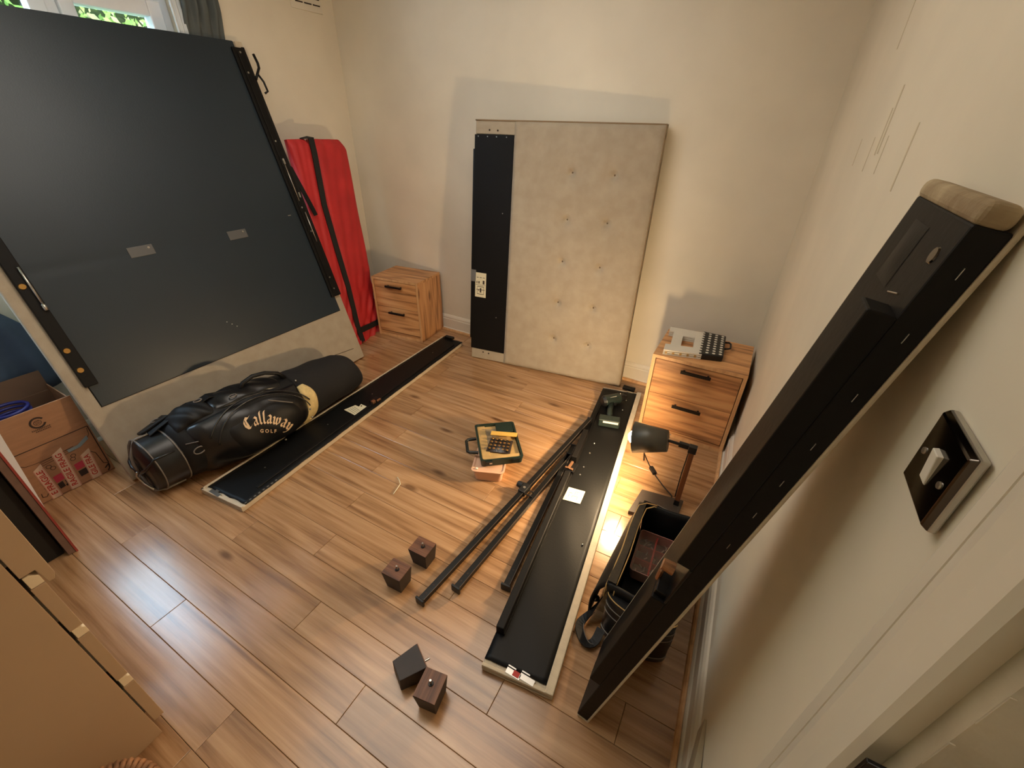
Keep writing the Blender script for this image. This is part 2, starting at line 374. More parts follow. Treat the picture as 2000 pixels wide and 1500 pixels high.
# door frame: moulded architrave on the right wall, rough jamb lining, hinge
dr = thing('door_1', '', ''); del dr['label']; del dr['category']; struct(dr)
AP = [(0, 0), (0, .010), (.012, .016), (.030, .016), (.034, .008), (.040, .020), (.060, .026), (.085, .022), (.095, .030), (.118, .030), (.125, .024), (.125, 0)]
def arch(y0, sgn, z0=0):
    k = len(AP); vs = []
    for z in (0, ZD + .1):
        vs += [Vector((XR(y0) - d, y0 + sgn * a, z)) for a, d in AP]
    return MB().add(vs, [(i, (i + 1) % k, k + (i + 1) % k, k + i) for i in range(k)] + [tuple(range(k)), tuple(range(k, 2 * k))[::-1]])
arch(.425, -1).build('architrave', M_trim, dr, smooth=False)
arch(YD0 - .12, 1).build('architrave', M_trim, dr)
mb = MB().box(XR(.3) - .012, XR(.3) + .17, .280, .300, 0, ZD)
mb.build('jamb', M_trimold, dr)
MB().box(XR(.3) + .055, XR(.3) + .10, .267, .280, 0, ZD).build('door_stop', M_trimold, dr, bevel=.003)
MB().box(XR(YD0) - .012, XR(YD0) + .17, YD0, YD0 + .02, 0, ZD).build('jamb', M_trimold, dr)
MB().box(XR(.3) - .01, XR(.3) + .17, YD0, .300, ZD - .02, ZD).build('head_jamb', M_trimold, dr)
# hinge leaf with screws at the height the photo shows
hz = at(1700, 1490, 1, .28).z
hx = at(1700, 1490, 1, .28).x
hg = MB().box(hx - .005, hx + .05, .276, .2805, hz - .09, hz + .005).build('hinge', M_blackmetal, dr, bevel=.001)
for kz in (-.02, -.045, -.07): MB().ring((hx + .025, .2765, hz + kz), (hx + .025, .2745, hz + kz), .005, .004, 10).build('screw', M_steel, hg)
random.seed(3)
for i in range(9):   # flaking paint ridges beside the lining edge
    z = hz + .03 + i * .07 + random.random() * .02; wv = .003 + random.random() * .005; xf_ = XR(.3) - .012
    MB().hexa([(xf_, .2788, z), (xf_ + wv, .2788, z + .01), (xf_ + wv * .6, .2788, z + .04), (xf_, .2788, z + .04), (xf_, .2802, z), (xf_ + wv, .2802, z + .01), (xf_ + wv * .6, .2802, z + .04), (xf_, .2802, z + .04)]).build('paint_flake', M_trimold, dr)
# cut-back piece where skirting meets the architrave
wallbox('trim_3', [(XR(.6) - .03, .43), (XR(.6), .43), (XR(.7), .70), (XR(.7) - .006, .70)], .1, .205, M_trimold)

# window: outer frame, mullion, casement with transom, panes
wn = thing('window_1', '', ''); del wn['label']; del wn['category']; struct(wn)
xw = -3.07
def wbar(nme, y0, y1, z0, z1, d0=-.03, d1=.03): return MB().box(xw + d0, xw + d1, y0, y1, z0, z1).build(nme, M_upvc, wn, bevel=.006)
wbar('window_frame', WY0, WY1, WZ0, WZ0 + .06); wbar('window_frame', WY0, WY1, WZ1 - .06, WZ1)
wbar('window_frame', WY0, WY0 + .06, WZ0 + .06, WZ1 - .06); wbar('window_frame', WY1 - .045, WY1, WZ0 + .06, WZ1 - .06)
wbar('mullion', 1.17, 1.215, WZ0 + .06, WZ1 - .06)
wbar('transom', 1.215, WY1 - .045, 2.055, 2.10)
wbar('sash_stile', 1.105, 1.17, WZ0 + .06, WZ1 - .06, -.02, .045)
cas = wbar('casement', 1.215, 1.275, WZ0 + .06, 2.055, -.02, .05)
for a in ((1.59, 1.655, WZ0 + .06, 2.055), (1.275, 1.59, WZ0 + .06, WZ0 + .12), (1.275, 1.59, 1.985, 2.055)):
    MB().box(xw - .02, xw + .05, *a).build('sash_rail', M_upvc, cas, bevel=.006)
MB().box(xw + .0, xw + .006, WY0 + .06, 1.105, WZ0 + .06, WZ1 - .06).build('pane', M_glass, wn)
MB().box(xw + .0, xw + .006, 1.275, 1.59, WZ0 + .12, 1.985).build('pane', M_glass, cas)
MB().box(xw + .0, xw + .006, 1.215, WY1 - .045, 2.10, WZ1 - .06).build('pane', M_glass, wn)
MB().box(-3.04, XL(1) + .03, WY0, WY1 + .0, WZ0 - .03, WZ0 + .005).build('window_sill', M_upvc, wn, bevel=.004)
# low ledge (panel rail) on the wall under the window
struct(MB().box(XL(.5) - .02, XL(.5) + .028, .15, 1.6, .535, .56).box(XL(.5) - .02, XL(.5) + .018, .15, 1.6, .575, .60).build('trim_4', M_trim, bevel=.004))

# outside: hedge and lawn
gr = MB().box(-9, -3.4, -4, 6, -.6, -.5).build('garden_lawn', M_grass); tag(gr, 'green lawn outside beyond the window', 'lawn')
rnd = random.Random(5)
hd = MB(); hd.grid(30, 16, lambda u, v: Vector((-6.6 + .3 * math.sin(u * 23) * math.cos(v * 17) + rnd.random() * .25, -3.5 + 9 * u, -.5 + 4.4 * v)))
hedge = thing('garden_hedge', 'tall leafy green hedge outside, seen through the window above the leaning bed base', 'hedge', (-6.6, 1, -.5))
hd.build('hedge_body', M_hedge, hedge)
lf = MB(); lf2 = MB()
for i in range(12000):
    y = rnd.uniform(-1.5, 4.5); z = rnd.uniform(.6, 3.9); x = -6.3 + rnd.uniform(-.1, .45); s = rnd.uniform(.022, .05); a = rnd.uniform(0, 6.3); b = rnd.uniform(-.7, .7)
    d = Vector((math.sin(b) * .6, math.cos(a), math.sin(a))) * s; e = Vector((rnd.uniform(-.6, .6), -math.sin(a), math.cos(a))) * s * .5; c = Vector((x, y, z))
    (lf if i % 3 else lf2).add([c - d, c + e, c + d, c - e], [(0, 1, 2, 3)])
a = lf.build('leaves', M_leaf, hedge); a['kind'] = 'stuff'; a = lf2.build('leaves', M_leaf2, hedge); a['kind'] = 'stuff'

# curtains
def curtain(nme, y0, y1, z0, z1, xf, m, label, amp=.018, k=9):
    t = thing(nme, label, 'curtain', (xf(y0, z0), (y0 + y1) / 2, z0))
    MB().grid(60, 14, lambda u, v: Vector((xf(y0 + (y1 - y0) * u, z0 + (z1 - z0) * v) + amp * (math.sin(u * k * 6.28) + .4 * math.sin(u * 41 + v)), y0 + (y1 - y0) * u + .004 * math.sin(v * 6), z0 + (z1 - z0) * v))).build('drape', m, t, smooth=True, solid=.003)
    return t
c1 = thing('window_curtain', 'grey pleated curtain hanging right of the window above the leaning bed platform', 'curtain', (XL(1.8) + .03, 1.8, 1.895))
def cur1(u, v):
    z = 1.895 + .475 * v; k = min(1, max(0, (z - 1.93) / .12)); y = 1.70 + .215 * u
    return Vector((XL(y) + .010 + .034 * k + (.004 + .013 * k) * (math.sin(u * 25) + .4 * math.sin(u * 41 + v)), y, z))
MB().grid(60, 16, cur1).build('drape', M_curt, c1, smooth=True, solid=.003)
MB().grid(20, 6, lambda u, v: Vector((XL(1.68) + .02 + .006 * math.sin(u * 14), 1.655 + .05 * u, 1.88 + .48 * v))).build('lining', M_liner, c1, smooth=True, solid=.003)
MB().ring((XL(1) + .06, .15, 2.375), (XL(1.9) + .06, 1.98, 2.375), .012, .012, 12).build('curtain_rail', M_blackmetal, c1, smooth=True)
c2 = thing('window_curtain', 'blue-grey curtain end hanging behind the cardboard box at the far left', 'curtain', (XL(.2) + .06, .2, .44))
def cur2(u, v):
    z = .40 + 1.94 * v; k = 1 / (1 + math.exp((z - .95) * 14)); y0_ = -.62 + .45 * k; y1_ = -.27 + .80 * k
    return Vector((XL(.2) + .05 + .018 * math.sin(u * 22) + .008 * math.sin(u * 43 + z), y0_ + (y1_ - y0_) * u, z))
MB().grid(60, 30, cur2).build('drape', M_curtb, c2, smooth=True, solid=.003)

# wall vent (top left corner)
vt = thing('wall_vent', 'cream slotted air vent high on the left wall near the corner', 'vent', (XL(2.56), 2.56, 2.17))
MB().box(XL(2.56) - .001, XL(2.56) + .010, 2.43, 2.675, 2.155, 2.36).build('plate', M_trim, vt, bevel=.003)
for i in range(5):
    for j in range(3): MB().box(XL(2.56) + .008, XL(2.56) + .0115, 2.465 + j * .068, 2.522 + j * .068, 2.19 + i * .032, 2.197 + i * .032).build('slot', M_ink, vt)

# scuff marks as a wall part
for (px, py, ln, dy) in ((1738, 235, .07, .012), (1725, 258, .05, .01), (1680, 298, .035, .006), (1698, 302, .04, .006), (1718, 303, .04, .006), (1755, 308, .06, .008), (1780, 40, .06, .008), (1708, 15, .06, .004)):
    p = at(px, py, 0, .205); x = XR(p.y)
    MB().hexa([Vector((x - .0006, p.y - dy, p.z - ln)), Vector((x - .0006, p.y + dy * .2, p.z - ln)), Vector((x - .0006, p.y + dy, p.z + ln)), Vector((x - .0006, p.y - dy * .2, p.z + ln)),
               Vector((x + .0004, p.y - dy, p.z - ln)), Vector((x + .0004, p.y + dy * .2, p.z - ln)), Vector((x + .0004, p.y + dy, p.z + ln)), Vector((x + .0004, p.y - dy * .2, p.z + ln))]).build('scuff_mark', M_scuff, wr)

# light switch
sx = XR(.55)
sw = thing('light_switch', 'square dark chrome light switch with a white rocker by the door frame', 'light switch', (sx, .498, 1.21))
y0, y1, z0, z1 = .451, .545, 1.210, 1.303
f = lambda y, z, d: Vector((sx - d, y, z))
MB().box(y0 - .0, y1 + .0, z0, z1, .0, .008, F=lambda a, b, c: f(a, b, c)).build('back_plate', M_steel, sw, bevel=.002)
pl_ = MB().hexa([f(y0, z0, .007), f(y1, z0, .007), f(y1, z1, .007), f(y0, z1, .007), f(y0 + .004, z0 + .004, .0135), f(y1 - .004, z0 + .004, .0135), f(y1 - .004, z1 - .004, .0135), f(y0 + .004, z1 - .004, .0135)]).build('face_plate', M_chrome, sw, bevel=.0015)
yc, zc = (y0 + y1) / 2, (z0 + z1) / 2
MB().hexa([f(yc - .009, zc - .019, .0125), f(yc + .009, zc - .019, .0125), f(yc + .009, zc + .019, .0125), f(yc - .009, zc + .019, .0125), f(yc - .008, zc - .018, .0150), f(yc + .008, zc - .018, .0150), f(yc + .008, zc + .018, .0185), f(yc - .008, zc + .018, .0185)]).build('rocker', M_wpl, sw, bevel=.001)
for s_ in (-1, 1): MB().ring(f(yc + s_ * .030, zc, .013), f(yc + s_ * .030, zc, .0150), .0042, .0036, 14).build('screw', M_steel, sw)

# ------------------------------------------------------------------ bed base leaning on the left wall
th = math.atan2(.556, 1.915); UZ = Vector((-math.sin(th), 0, math.cos(th))); NX = Vector((math.cos(th), 0, math.sin(th))); OB = Vector((-2.362, .455, .012))
BW, BH = 1.53, 1.99
Mb = Matrix(((0, NX.x, UZ.x, OB.x), (1, NX.y, UZ.y, OB.y), (0, NX.z, UZ.z, OB.z), (0, 0, 0, 1)))
bb = thing('bed_platform', 'large beige fabric bed base with black cloth underside leaning on the left wall', 'bed base', Mb)
fb = lambda a, n_, b: OB + Vector((0, 1, 0)) * a + NX * n_ + UZ * b      # across, out of the face, up the board
def bbox(mb, a0, a1, n0, n1, b0, b1): return mb.box(a0, a1, n0, n1, b0, b1, F=fb)
bbox(MB(), 0, BW, -.032, 0, 0, BH).build('fabric_frame', M_bfab, bb, bevel=.008, seg=3)
# black cloth panel, softly uneven
def cl(u, v):
    a = .062 + (1.475 - .062) * u; b = .386 + (BH - .002 - .386) * v
    n_ = .0045 + .0010 * math.sin(a * 9 + b * 4) * math.sin(b * 7)
    if abs(b - 1.0) < .012: n_ -= .0008
    return fb(a, n_, b)
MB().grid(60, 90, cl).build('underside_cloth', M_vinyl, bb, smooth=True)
bbox(MB(), .058, 1.479, -.001, .0012, .382, .992).build('board_half', M_cloth, bb); bbox(MB(), .058, 1.479, -.001, .0012, 1.002, BH - .003).build('board_half', M_cloth, bb)
for (a, b) in ((.531, 1.003), (1.018, .994)): 
    MB().box(a - .055, a + .055, .004, .0075, b - .022, b + .026, F=fb).build('hinge_plate', mat('grey_hinge', (96, 96, 96), .45, .3), bb, bevel=.003)
    MB().ring(fb(a + .035, .007, b + .012), fb(a + .035, .0095, b + .012), .006, .005, 10).build('screw', M_steel, bb)
# side battens
def rail_(a0, a1, b0, b1, nm='side_batten'): return bbox(MB(), a0, a1, .0, .018, b0, b1).build(nm, M_blackpaint, bb, bevel=.003)
rail_(.048, .098, .49, BH - .05); rail_(1.448, 1.512, .487, 1.955)
bbox(MB(), 1.512, 1.527, .002, .014, .487, 1.96).build('metal_channel', M_blackmetal, bb)
bbox(MB(), 1.468, 1.474, .018, .0215, .52, 1.93).build('channel_lip', M_blackmetal, bb)
MB().box(1.488, BW + .0, -.002, .006, 1.955, BH, F=fb).build('corner_fabric', M_bfab2, bb, bevel=.003)
for (a, b) in ((.067, .665), (.068, .570), (.066, .955)): MB().ring(fb(a, .018, b), fb(a, .0225, b), .013, .011, 16).build('bolt_head', M_brass, bb)
for b in (1.93, 1.83, 1.47, 1.08, .93, .62, .54): MB().ring(fb(1.487, .018, b), fb(1.487, .0215, b), .006, .005, 10).build('screw', M_steel, bb)
MB().tube([fb(.088, .026, 1.03), fb(.088, .026, .872)], .0045, 8).tube([fb(.088, .026, .872), fb(.088, .026, .845)], .008, 8).build('gas_strut_rod', M_steel, bb, smooth=True)
MB().tube([fb(1.492, .026, 1.05), fb(1.492, .026, .86)], .0035, 8).build('gas_strut_rod', M_steel, bb, smooth=True)
MB().tube([fb(1.482, .026, 1.36), fb(1.482, .026, 1.12)], .003, 8).build('gas_strut_rod', M_steel, bb, smooth=True)
MB().box(1.478, 1.49, .02, .028, 1.34, 1.37, F=fb).box(1.497, 1.505, .02, .028, 1.14, 1.17, F=fb).build('spring', M_steel, bb)['kind'] = 'stuff'
MB().box(1.375, 1.395, .006, .009, 1.045, 1.05, F=fb).build('staple', M_steel, bb)
# hinged lifting arm and hook sticking out of the right edge
MB().band([fb(1.522, -.012, 1.33), fb(1.535, -.010, 1.32), fb(1.580, -.008, 1.06), fb(1.585, -.008, 1.02)], NX, .03, .008).build('lift_arm', M_blackmetal, bb, bevel=.002)
MB().tube([fb(1.524, .012, 1.80), fb(1.545, .018, 1.83), fb(1.568, .02, 1.86), fb(1.572, .02, 1.885), fb(1.566, .02, 1.93)], .0075, 8).tube([fb(1.545, .018, 1.83), fb(1.565, .018, 1.79), fb(1.568, .018, 1.74), fb(1.548, .014, 1.73)], .006, 8).build('hook', M_blackmetal, bb, smooth=True)
for i in range(3): MB().sphere((0, 0, 0), .003, 8, 5, F=lambda x, y, z, i=i: fb(.74 + .02 * i + x, .0055 + y, .56 - .02 * i + z)).build('staple', M_steel, bb)
# seam at bottom right and torn tag at bottom left of the fabric
MB().tube([fb(1.19, .0005, .124), fb(1.33, .0005, .107), fb(1.464, .0005, .093)], .0018, 6).build('seam', M_ink, bb)
bbox(MB(), .022, .034, -.001, .0012, .03, .075).build('slit', M_ink, bb)

# ------------------------------------------------------------------ red folded mat
rm = thing('crash_mat', 'red canvas folded crash mat with black straps standing in the left corner', 'mat', (-2.7, 2.3, 0))
def pad(P, n, th_, nme='pad', wr_=.006, ru=.05):
    F = quadF(P, n); nu, nv = 26, 60; mb = MB()
    def edge(u, v):     # rounded top corner
        return u, v
    def front(u, v):
        e = min(u, 1 - u) * 1.0; r = min(1, e / .14); r2 = min(1, (1 - v) / .04)
        bul = math.sqrt(max(0, 1 - (1 - r) ** 2)) * math.sqrt(max(0, 1 - (1 - r2) ** 2))
        cr = wr_ * (math.sin(14 * u + 9 * v + 3 * math.sin(5 * v)) * .35 + math.sin(23 * u - 17 * v) * .3)
        if v < .42: cr += wr_ * 1.4 * math.sin((v * 3.0 - u * 1.05) * 46 / 2.4) * (1 - v / .42) * max(0, u * 1.6)
        vv = v
        if v > .94:
            k = (v - .94) / .06
            uu = u
            if u > .8: vv = v - .055 * k * ((u - .8) / .2) ** 2
        return F(u, vv, th_ * (.5 + .5 * bul) + cr)
    mb.grid(nu, nv, front)
    mb.grid(nu, nv, lambda u, v: F(u, v if not (v > .94 and u > .8) else v - .055 * (v - .94) / .06 * ((u - .8) / .2) ** 2, 0.0))
    mb.grid(1, nv, lambda s, v: F(1, v if v <= .94 else v - .055 * (v - .94) / .06, th_ * .5 * s)); mb.grid(1, nv, lambda s, v: F(0, v, th_ * .5 * s))
    mb.grid(nu, 1, lambda u, s: F(u, 1 - (.055 * ((u - .8) / .2) ** 2 if u > .8 else 0), th_ * .5 * s)); mb.grid(nu, 1, lambda u, s: F(u, 0, th_ * .5 * s))
    return mb
nrm = Vector((.98, -.05, .16))
# front leaf of the mat: left of / right of the strap
def onpl(px, py, P0=Vector((-2.565, 2.2, 0)), n=Vector((.9925, 0, .122)).normalized()):
    d = at(px, py, 0, -2.5) - CAM; t = (P0 - CAM).dot(n) / d.dot(n); return CAM + d * t
sp = [onpl(*q) for q in ((606, 270), (613, 300), (632, 400), (655, 480), (679, 560), (697, 635), (708, 667))]
s0_, s1_ = sp[-1], sp[0]; s0_ = Vector((s0_.x, s0_.y, 0)); tr = onpl(680, 290); mid = onpl(712, 450)
bk_ = nrm * -.055
PA = [Vector((-2.565, 1.995, 0)) + bk_, s0_ + bk_, s1_ + bk_, Vector((s1_.x, 2.03, s1_.z)) + bk_]
PB = [s0_ + bk_, Vector((-2.63, 2.45, 0)) + bk_, Vector((tr.x - .02, tr.y + .015, s1_.z - .01)) + bk_, s1_ + bk_]
pad(PA, nrm, .055).build('front_pad', M_red, rm, smooth=True)
pad(PB, nrm, .055, wr_=.009).build('side_pad', M_red, rm, smooth=True)
FA = quadF(PB, nrm)
pts = [p + nrm * .004 for p in sp[::-1]] + [sp[0] + nrm * -.015 + Vector((0, -.02, .004)), sp[0] + nrm * -.045 + Vector((0, -.045, .002))]
MB().band(pts, [nrm] * len(sp) + [Vector((.3, 0, 1)), Vector((0, 0, 1))], .040, .007).build('strap', M_web, rm)
pts = [FA(u, .075 - .02 * u, .066) for u in [i / 12 for i in range(13)]]
MB().band(pts, nrm, .045, .004).build('strap', M_web, rm)

# ------------------------------------------------------------------ bedside cabinets
def nightstand(name, label, loc, rz, w_, d_, h_, light=True):
    M = Matrix.Translation(loc) @ Matrix.Rotation(rz, 4, 'Z')
    t = thing(name, label, 'bedside cabinet', M)
    L = dict(parent=t, world=False)
    e = .016
    MB().box(0, w_, .0, d_, h_ - .018, h_).build('top', M_ns, bevel=.001, **L)
    MB().box(0, .018, 0.0, d_, 0, h_ - .018).build('side_panel', M_nsv, bevel=.001, **L); MB().box(w_ - .018, w_, 0.0, d_, 0, h_ - .018).build('side_panel', M_nsv, bevel=.001, **L)
    MB().box(.018, w_ - .018, d_ - .01, d_, 0.03, h_ - .018).build('back_panel', M_nsv, **L)
    MB().box(.018, w_ - .018, 0.002, d_ - .01, .022, .04).build('bottom_panel', M_ns, **L)
    MB().box(.018, w_ - .018, .002, .02, 0, .022).build('plinth', M_nsed, **L)
    # front edging frame
    MB().box(0, w_, -.002, 0, h_ - .018, h_).box(0, .018, -.002, 0, 0, h_ - .018).box(w_ - .018, w_, -.002, 0, 0, h_ - .018).build('edging', M_nsed, **L)
    zm = h_ * .53
    for (z0, z1) in ((.046, zm - .003), (zm, h_ - .022)):
        dd = MB().box(.021, w_ - .021, .001, .018, z0, z1).build('drawer', M_ns, bevel=.0012, **L)
        MB().box(.03, w_ - .03, .018, d_ - .03, z0 + .01, z1 - .03).build('drawer_box', M_nsed, dd, world=False)
        zc = z1 - .035 if z1 > zm else z1 - .04
        MB().box(w_ / 2 - .075, w_ / 2 + .075, -.028, -.014, zc - .007, zc + .007).box(w_ / 2 - .065, w_ / 2 - .055, -.018, .003, zc - .005, zc + .005).box(w_ / 2 + .055, w_ / 2 + .065, -.018, .003, zc - .005, zc + .005).build('handle', M_blackmetal, dd, world=False, bevel=.001)
    return t
nightstand('bedside_cabinet', 'two-drawer oak bedside cabinet beside the red mat', Vector((-2.578, 2.372, 0)), math.radians(6.0), .430, .325, .497)
nightstand('bedside_cabinet', 'two-drawer oak bedside cabinet in the right corner with folded step stool on top', Vector((-.316, 2.176, 0)), math.radians(-.6), .470, .385, .497)

# ------------------------------------------------------------------ headboard standing on its side
HB = [Vector((-1.672, 2.417, .004)), Vector((-.549, 2.572, .004)), Vector((-.552, 2.640, 1.556)), Vector((-1.690, 2.585, 1.562))]
hn = Vector((-.06, .99, .02))
hb = thing('headboard', 'tall beige buttoned fabric headboard stood on its side against the back wall', 'headboard', (-1.1, 2.55, 0))
FH = quadF(HB, hn)
BT = [((1116, 338), 0), ((1198, 343), 0), ((1106, 430), 0), ((1184, 437), 0), ((1097, 512), 0), ((1170, 524), 0), ((1089, 592), 0), ((1158, 603), 0), ((1081, 662), 0), ((1148, 676), 0)]
def uvhb(px, py):   # invert the board's plane at that pixel
    p = at(px, py, 1, 2.57)
    for _ in range(12):
        u = (p.x + 1.68) / 1.13; v = p.z / 1.56; y = bil(HB, u, v).y; p = at(px, py, 1, y)
    return (p.x - (HB[0].x + (HB[3].x - HB[0].x) * v)) / 1.128, p.z / 1.558
buts = [uvhb(*b[0]) for b in BT]
def hbf(u, v):
    uu = .235 + .765 * u; d = 0
    for bu, bv in buts:
        r = math.hypot((uu - bu) * 1.13, (v - bv) * 1.56); d += .020 * math.exp(-(r / .02) ** 2) + .009 * math.exp(-(r / .07) ** 2)
        dv = abs((v - bv) * 1.56)
    e = min(u * .865, (1 - u) * .865, v * 1.56, (1 - v) * 1.56)
    rnd_ = .014 * (1 - min(1, e / .028)) ** 2
    return FH(uu, v, -.018 + d + rnd_)
mb = MB(); mb.grid(110, 180, hbf)
mb.grid(1, 60, lambda s, v: FH(1, v, -.004 + .056 * s)); mb.grid(40, 1, lambda u, s: FH(.235 + .765 * u, 1, -.004 + .056 * s)); mb.grid(1, 40, lambda s, v: FH(.235, v, -.004 + .012 * s))
mb.grid(40, 1, lambda u, s: FH(.235 + .765 * u, 0, -.004 + .056 * s))
mb.build('padded_front', M_bfab, hb, smooth=True)
MB().box(0, 1, .0, 1, .008, .056, F=FH).build('frame_board', M_bfab2, hb)
def hbx(mb, u0, u1, v0, v1, w0, w1): return mb.hexa([FH(u0, v0, w1), FH(u1, v0, w1), FH(u1, v1, w1), FH(u0, v1, w1), FH(u0, v0, w0), FH(u1, v0, w0), FH(u1, v1, w0), FH(u0, v1, w0)])
hbx(MB(), .0, .245, .953, 1, -.003, .012).build('fabric_end', M_bfab, hb, bevel=.004); hbx(MB(), .0, .245, 0, .048, -.003, .012).build('fabric_end', M_bfab, hb, bevel=.004)
mb = MB(); NS_ = 24; ul, ur = -.004, .232     # closed board that follows the slight twist of the headboard
vs = []
for k in range(NS_ + 1):
    v = .05 + .901 * k / NS_; vs += [FH(ul, v, -.006), FH(ur, v, -.006), FH(ur, v, .010), FH(ul, v, .010)]
mb.add(vs, [(3, 2, 1, 0), tuple(4 * NS_ + k for k in range(4))] + [(4 * i + k, 4 * i + (k + 1) % 4, 4 * i + 4 + (k + 1) % 4, 4 * i + 4 + k) for i in range(NS_) for k in range(4)])
mb.build('leg_panel', M_blackpaint, hb)
hbx(MB(), -.014, .0, .10, .9, -.002, .03).build('metal_edge', M_blackmetal, hb)
for (u, v) in ((.085, .967), (.135, .966), (.085, .036), (.125, .034)): 
    p = FH(u, v, -.003); MB().ring(p, p - hn * .003, .006, .005, 10).build('screw', M_ink, hb)
for (u, v) in ((.018, .955), (.075, .955), (.13, .955), (.19, .955), (.03, .40), (.17, .22), (.185, .67)):
    p = FH(u, min(v, .945), -.006); MB().ring(p, p - hn * .002, .004, .0035, 8).build('staple', M_steel, hb)
p = []
for i in range(41): p.append(FH(.004, i / 40, -.004)) if False else None
pts = [FH(1.0, v, -.006) for v in [i / 30 for i in range(31)]] + [FH(u, 1.0, -.006) for u in [1 - i / 20 for i in range(1, 21)]]
MB().tube(pts, .004, 8).build('piping', mat('brown_piping', (140, 118, 90), .8), hb, smooth=True)  # edge piping, browner than the fabric
for i, (bu, bv) in enumerate(buts):
    c = hbf((bu - .235) / .765, bv) - hn * .001
    MB().sphere((c.x, c.y, c.z), .006, 10, 6, sc=(1, .5, 1)).build('button', mat('button_%d' % i, (96, 78, 58), .8) if i == 0 else bpy.data.materials['button_0'], hb, smooth=True)
# paper label with plug diagrams
u0, v0 = uvhb(935, 580); u1, v1 = uvhb(957, 536)
u0 -= .022; u1 -= .022
lb = hbx(MB(), u0, u1, v0, v1, -.008, -.0062).build('label_plate', M_paper, hb)
mb = MB()
for (a, b, c, d) in ((.1, .30, .9, .32), (.2, .12, .8, .14), (.2, .12, .22, .45), (.8, .12, .82, .45), (.2, .43, .8, .45), (.45, .2, .58, .38), (.3, .26, .36, .32), (.12, .55, .18, .66), (.3, .56, .4, .66), (.7, .55, .86, .7), (.12, .8, .3, .82), (.4, .8, .6, .82), (.7, .8, .88, .82), (.05, .5, .95, .512)):
    hbx(mb, u0 + (u1 - u0) * a, u0 + (u1 - u0) * c, v0 + (v1 - v0) * b, v0 + (v1 - v0) * d, -.0088, -.0079)
mb.build('printing', M_ink, lb)
hbx(MB(), -.012, .022, .372, .424, -.009, -.004).build('lock_plate', M_steel, hb)

# ------------------------------------------------------------------ side rails on the floor
def siderail(name, label, P, edge_side):
    P = [Vector(p) for p in P]; t = thing(name, label, 'bed rail', (P[0] + P[1] + P[2] + P[3]) / 4 - Vector((0, 0, P[0].z)))
    F = quadF(P, (0, 0, 1)); return t, F
TZ = .03
ra, FR = siderail('bed_side_rail', 'long black bed rail with pale fabric edge lying beside the golf bag', [(-2.0, .578, TZ), (-1.722, .603, TZ), (-1.845, 2.545, TZ), (-2.047, 2.545, TZ)], 0)
def rb_(mb, F, u0, u1, v0, v1, w0, w1): return mb.box(u0, u1, v0, v1, w0, w1, F=F)
rb_(MB(), FR, 0, 1, 0, 1, -TZ, -.003).build('fabric_body', M_bfab2, ra, bevel=.004)
def ragged(F, u0, u1, v0, v1, w_, amp=.006, m=M_cloth, nme='black_lining', par=None, sag=.001):
    rr = random.Random(11); n = 90; L = [u0 + amp * rr.random() for _ in range(n + 1)]; R = [u1 + amp * (rr.random() - .3) for _ in range(n + 1)]
    mb = MB(); mb.grid(10, n, lambda u, v: F(L[round(v * n)] * (1 - u) + R[round(v * n)] * u, v0 + (v1 - v0) * v + (amp * .12 * math.sin(u * 19) if v in (0, 1) else 0), w_ + sag * math.sin(u * 9 + v * 31)))
    o = mb.build(nme, m, par, smooth=True, solid=.0012); return o
ragged(FR, .05, 1.0, .012, .998, .0, .012, par=ra)
FRn = lambda u, v, w_: FR(u, v, w_)
rb_(MB(), FR, .80, .86, .06, .96, .0, .006).build('inner_batten', M_blackpaint, ra, bevel=.002)
rb_(MB(), FR, .0, .045, .0, 1, -.004, .003).build('fabric_welt', M_bfab2, ra, bevel=.002)
rb_(MB(), FR, .0, 1, .0, .006, -.02, .003).build('fabric_welt', M_bfab2, ra, bevel=.002)
# key shaped paper tag
c = [at(672, 800, 2, .035), at(695, 812, 2, .035), at(717, 794, 2, .035), at(705, 789, 2, .035), at(701, 794, 2, .035), at(694, 791, 2, .035)]
tg = MB().prism([(q.x, q.y) for q in c], .0335, .0345, lambda x, y, h: Vector((x, y, h))).build('paper_tag', M_paper, ra)
q = at(706, 793, 2, .035); MB().ring(q, q + Vector((0, 0, .0012)), .005, .005, 10).build('tag_hole', M_ink, tg)
mb = MB()
for k in range(4):
    a_ = c[0].lerp(c[5], .25 + .17 * k); b_ = c[1].lerp(c[2], .1 + .12 * k)
    a_ = a_.lerp(b_, .15); b_ = a_.lerp(b_, .8); mb.tube([a_ + Vector((0, 0, .0002)), b_ + Vector((0, 0, .0002))], .0012, 4)
mb.build('printing', M_print, tg)
q = at(735, 783, 2, .036)
MB().box(q.x - .03, q.x - .005, q.y - .03, q.y + .03, .031, .045).build('catch', M_blackmetal, ra, bevel=.002)
MB().box(q.x - .012, q.x + .008, q.y - .035, q.y - .01, .032, .05).box(q.x - .0, q.x + .012, q.y + .0, q.y + .03, .032, .044).build('catch_tongue', mat('copper_steel', (176, 130, 96), .35, .8), ra, bevel=.002)
q = at(880, 661, 2, .034); MB().box(q.x - .05, q.x + .03, q.y - .02, q.y + .015, .031, .05).build('end_bracket', M_blackmetal, ra, bevel=.003)
for v in (.12, .33, .52, .86): q = FR(.5, v, .001); MB().ring(q, q + Vector((0, 0, .0015)), .004, .004, 8).build('staple', M_steel, ra)
mb = MB()
for k in range(9): q = FR(.97, .004 + .012 * k, .001); mb.box(q.x - .003, q.x + .003, q.y - .006, q.y + .004, q.z - .001, q.z + .0015)
mb.build('staple_row', M_steel, ra)
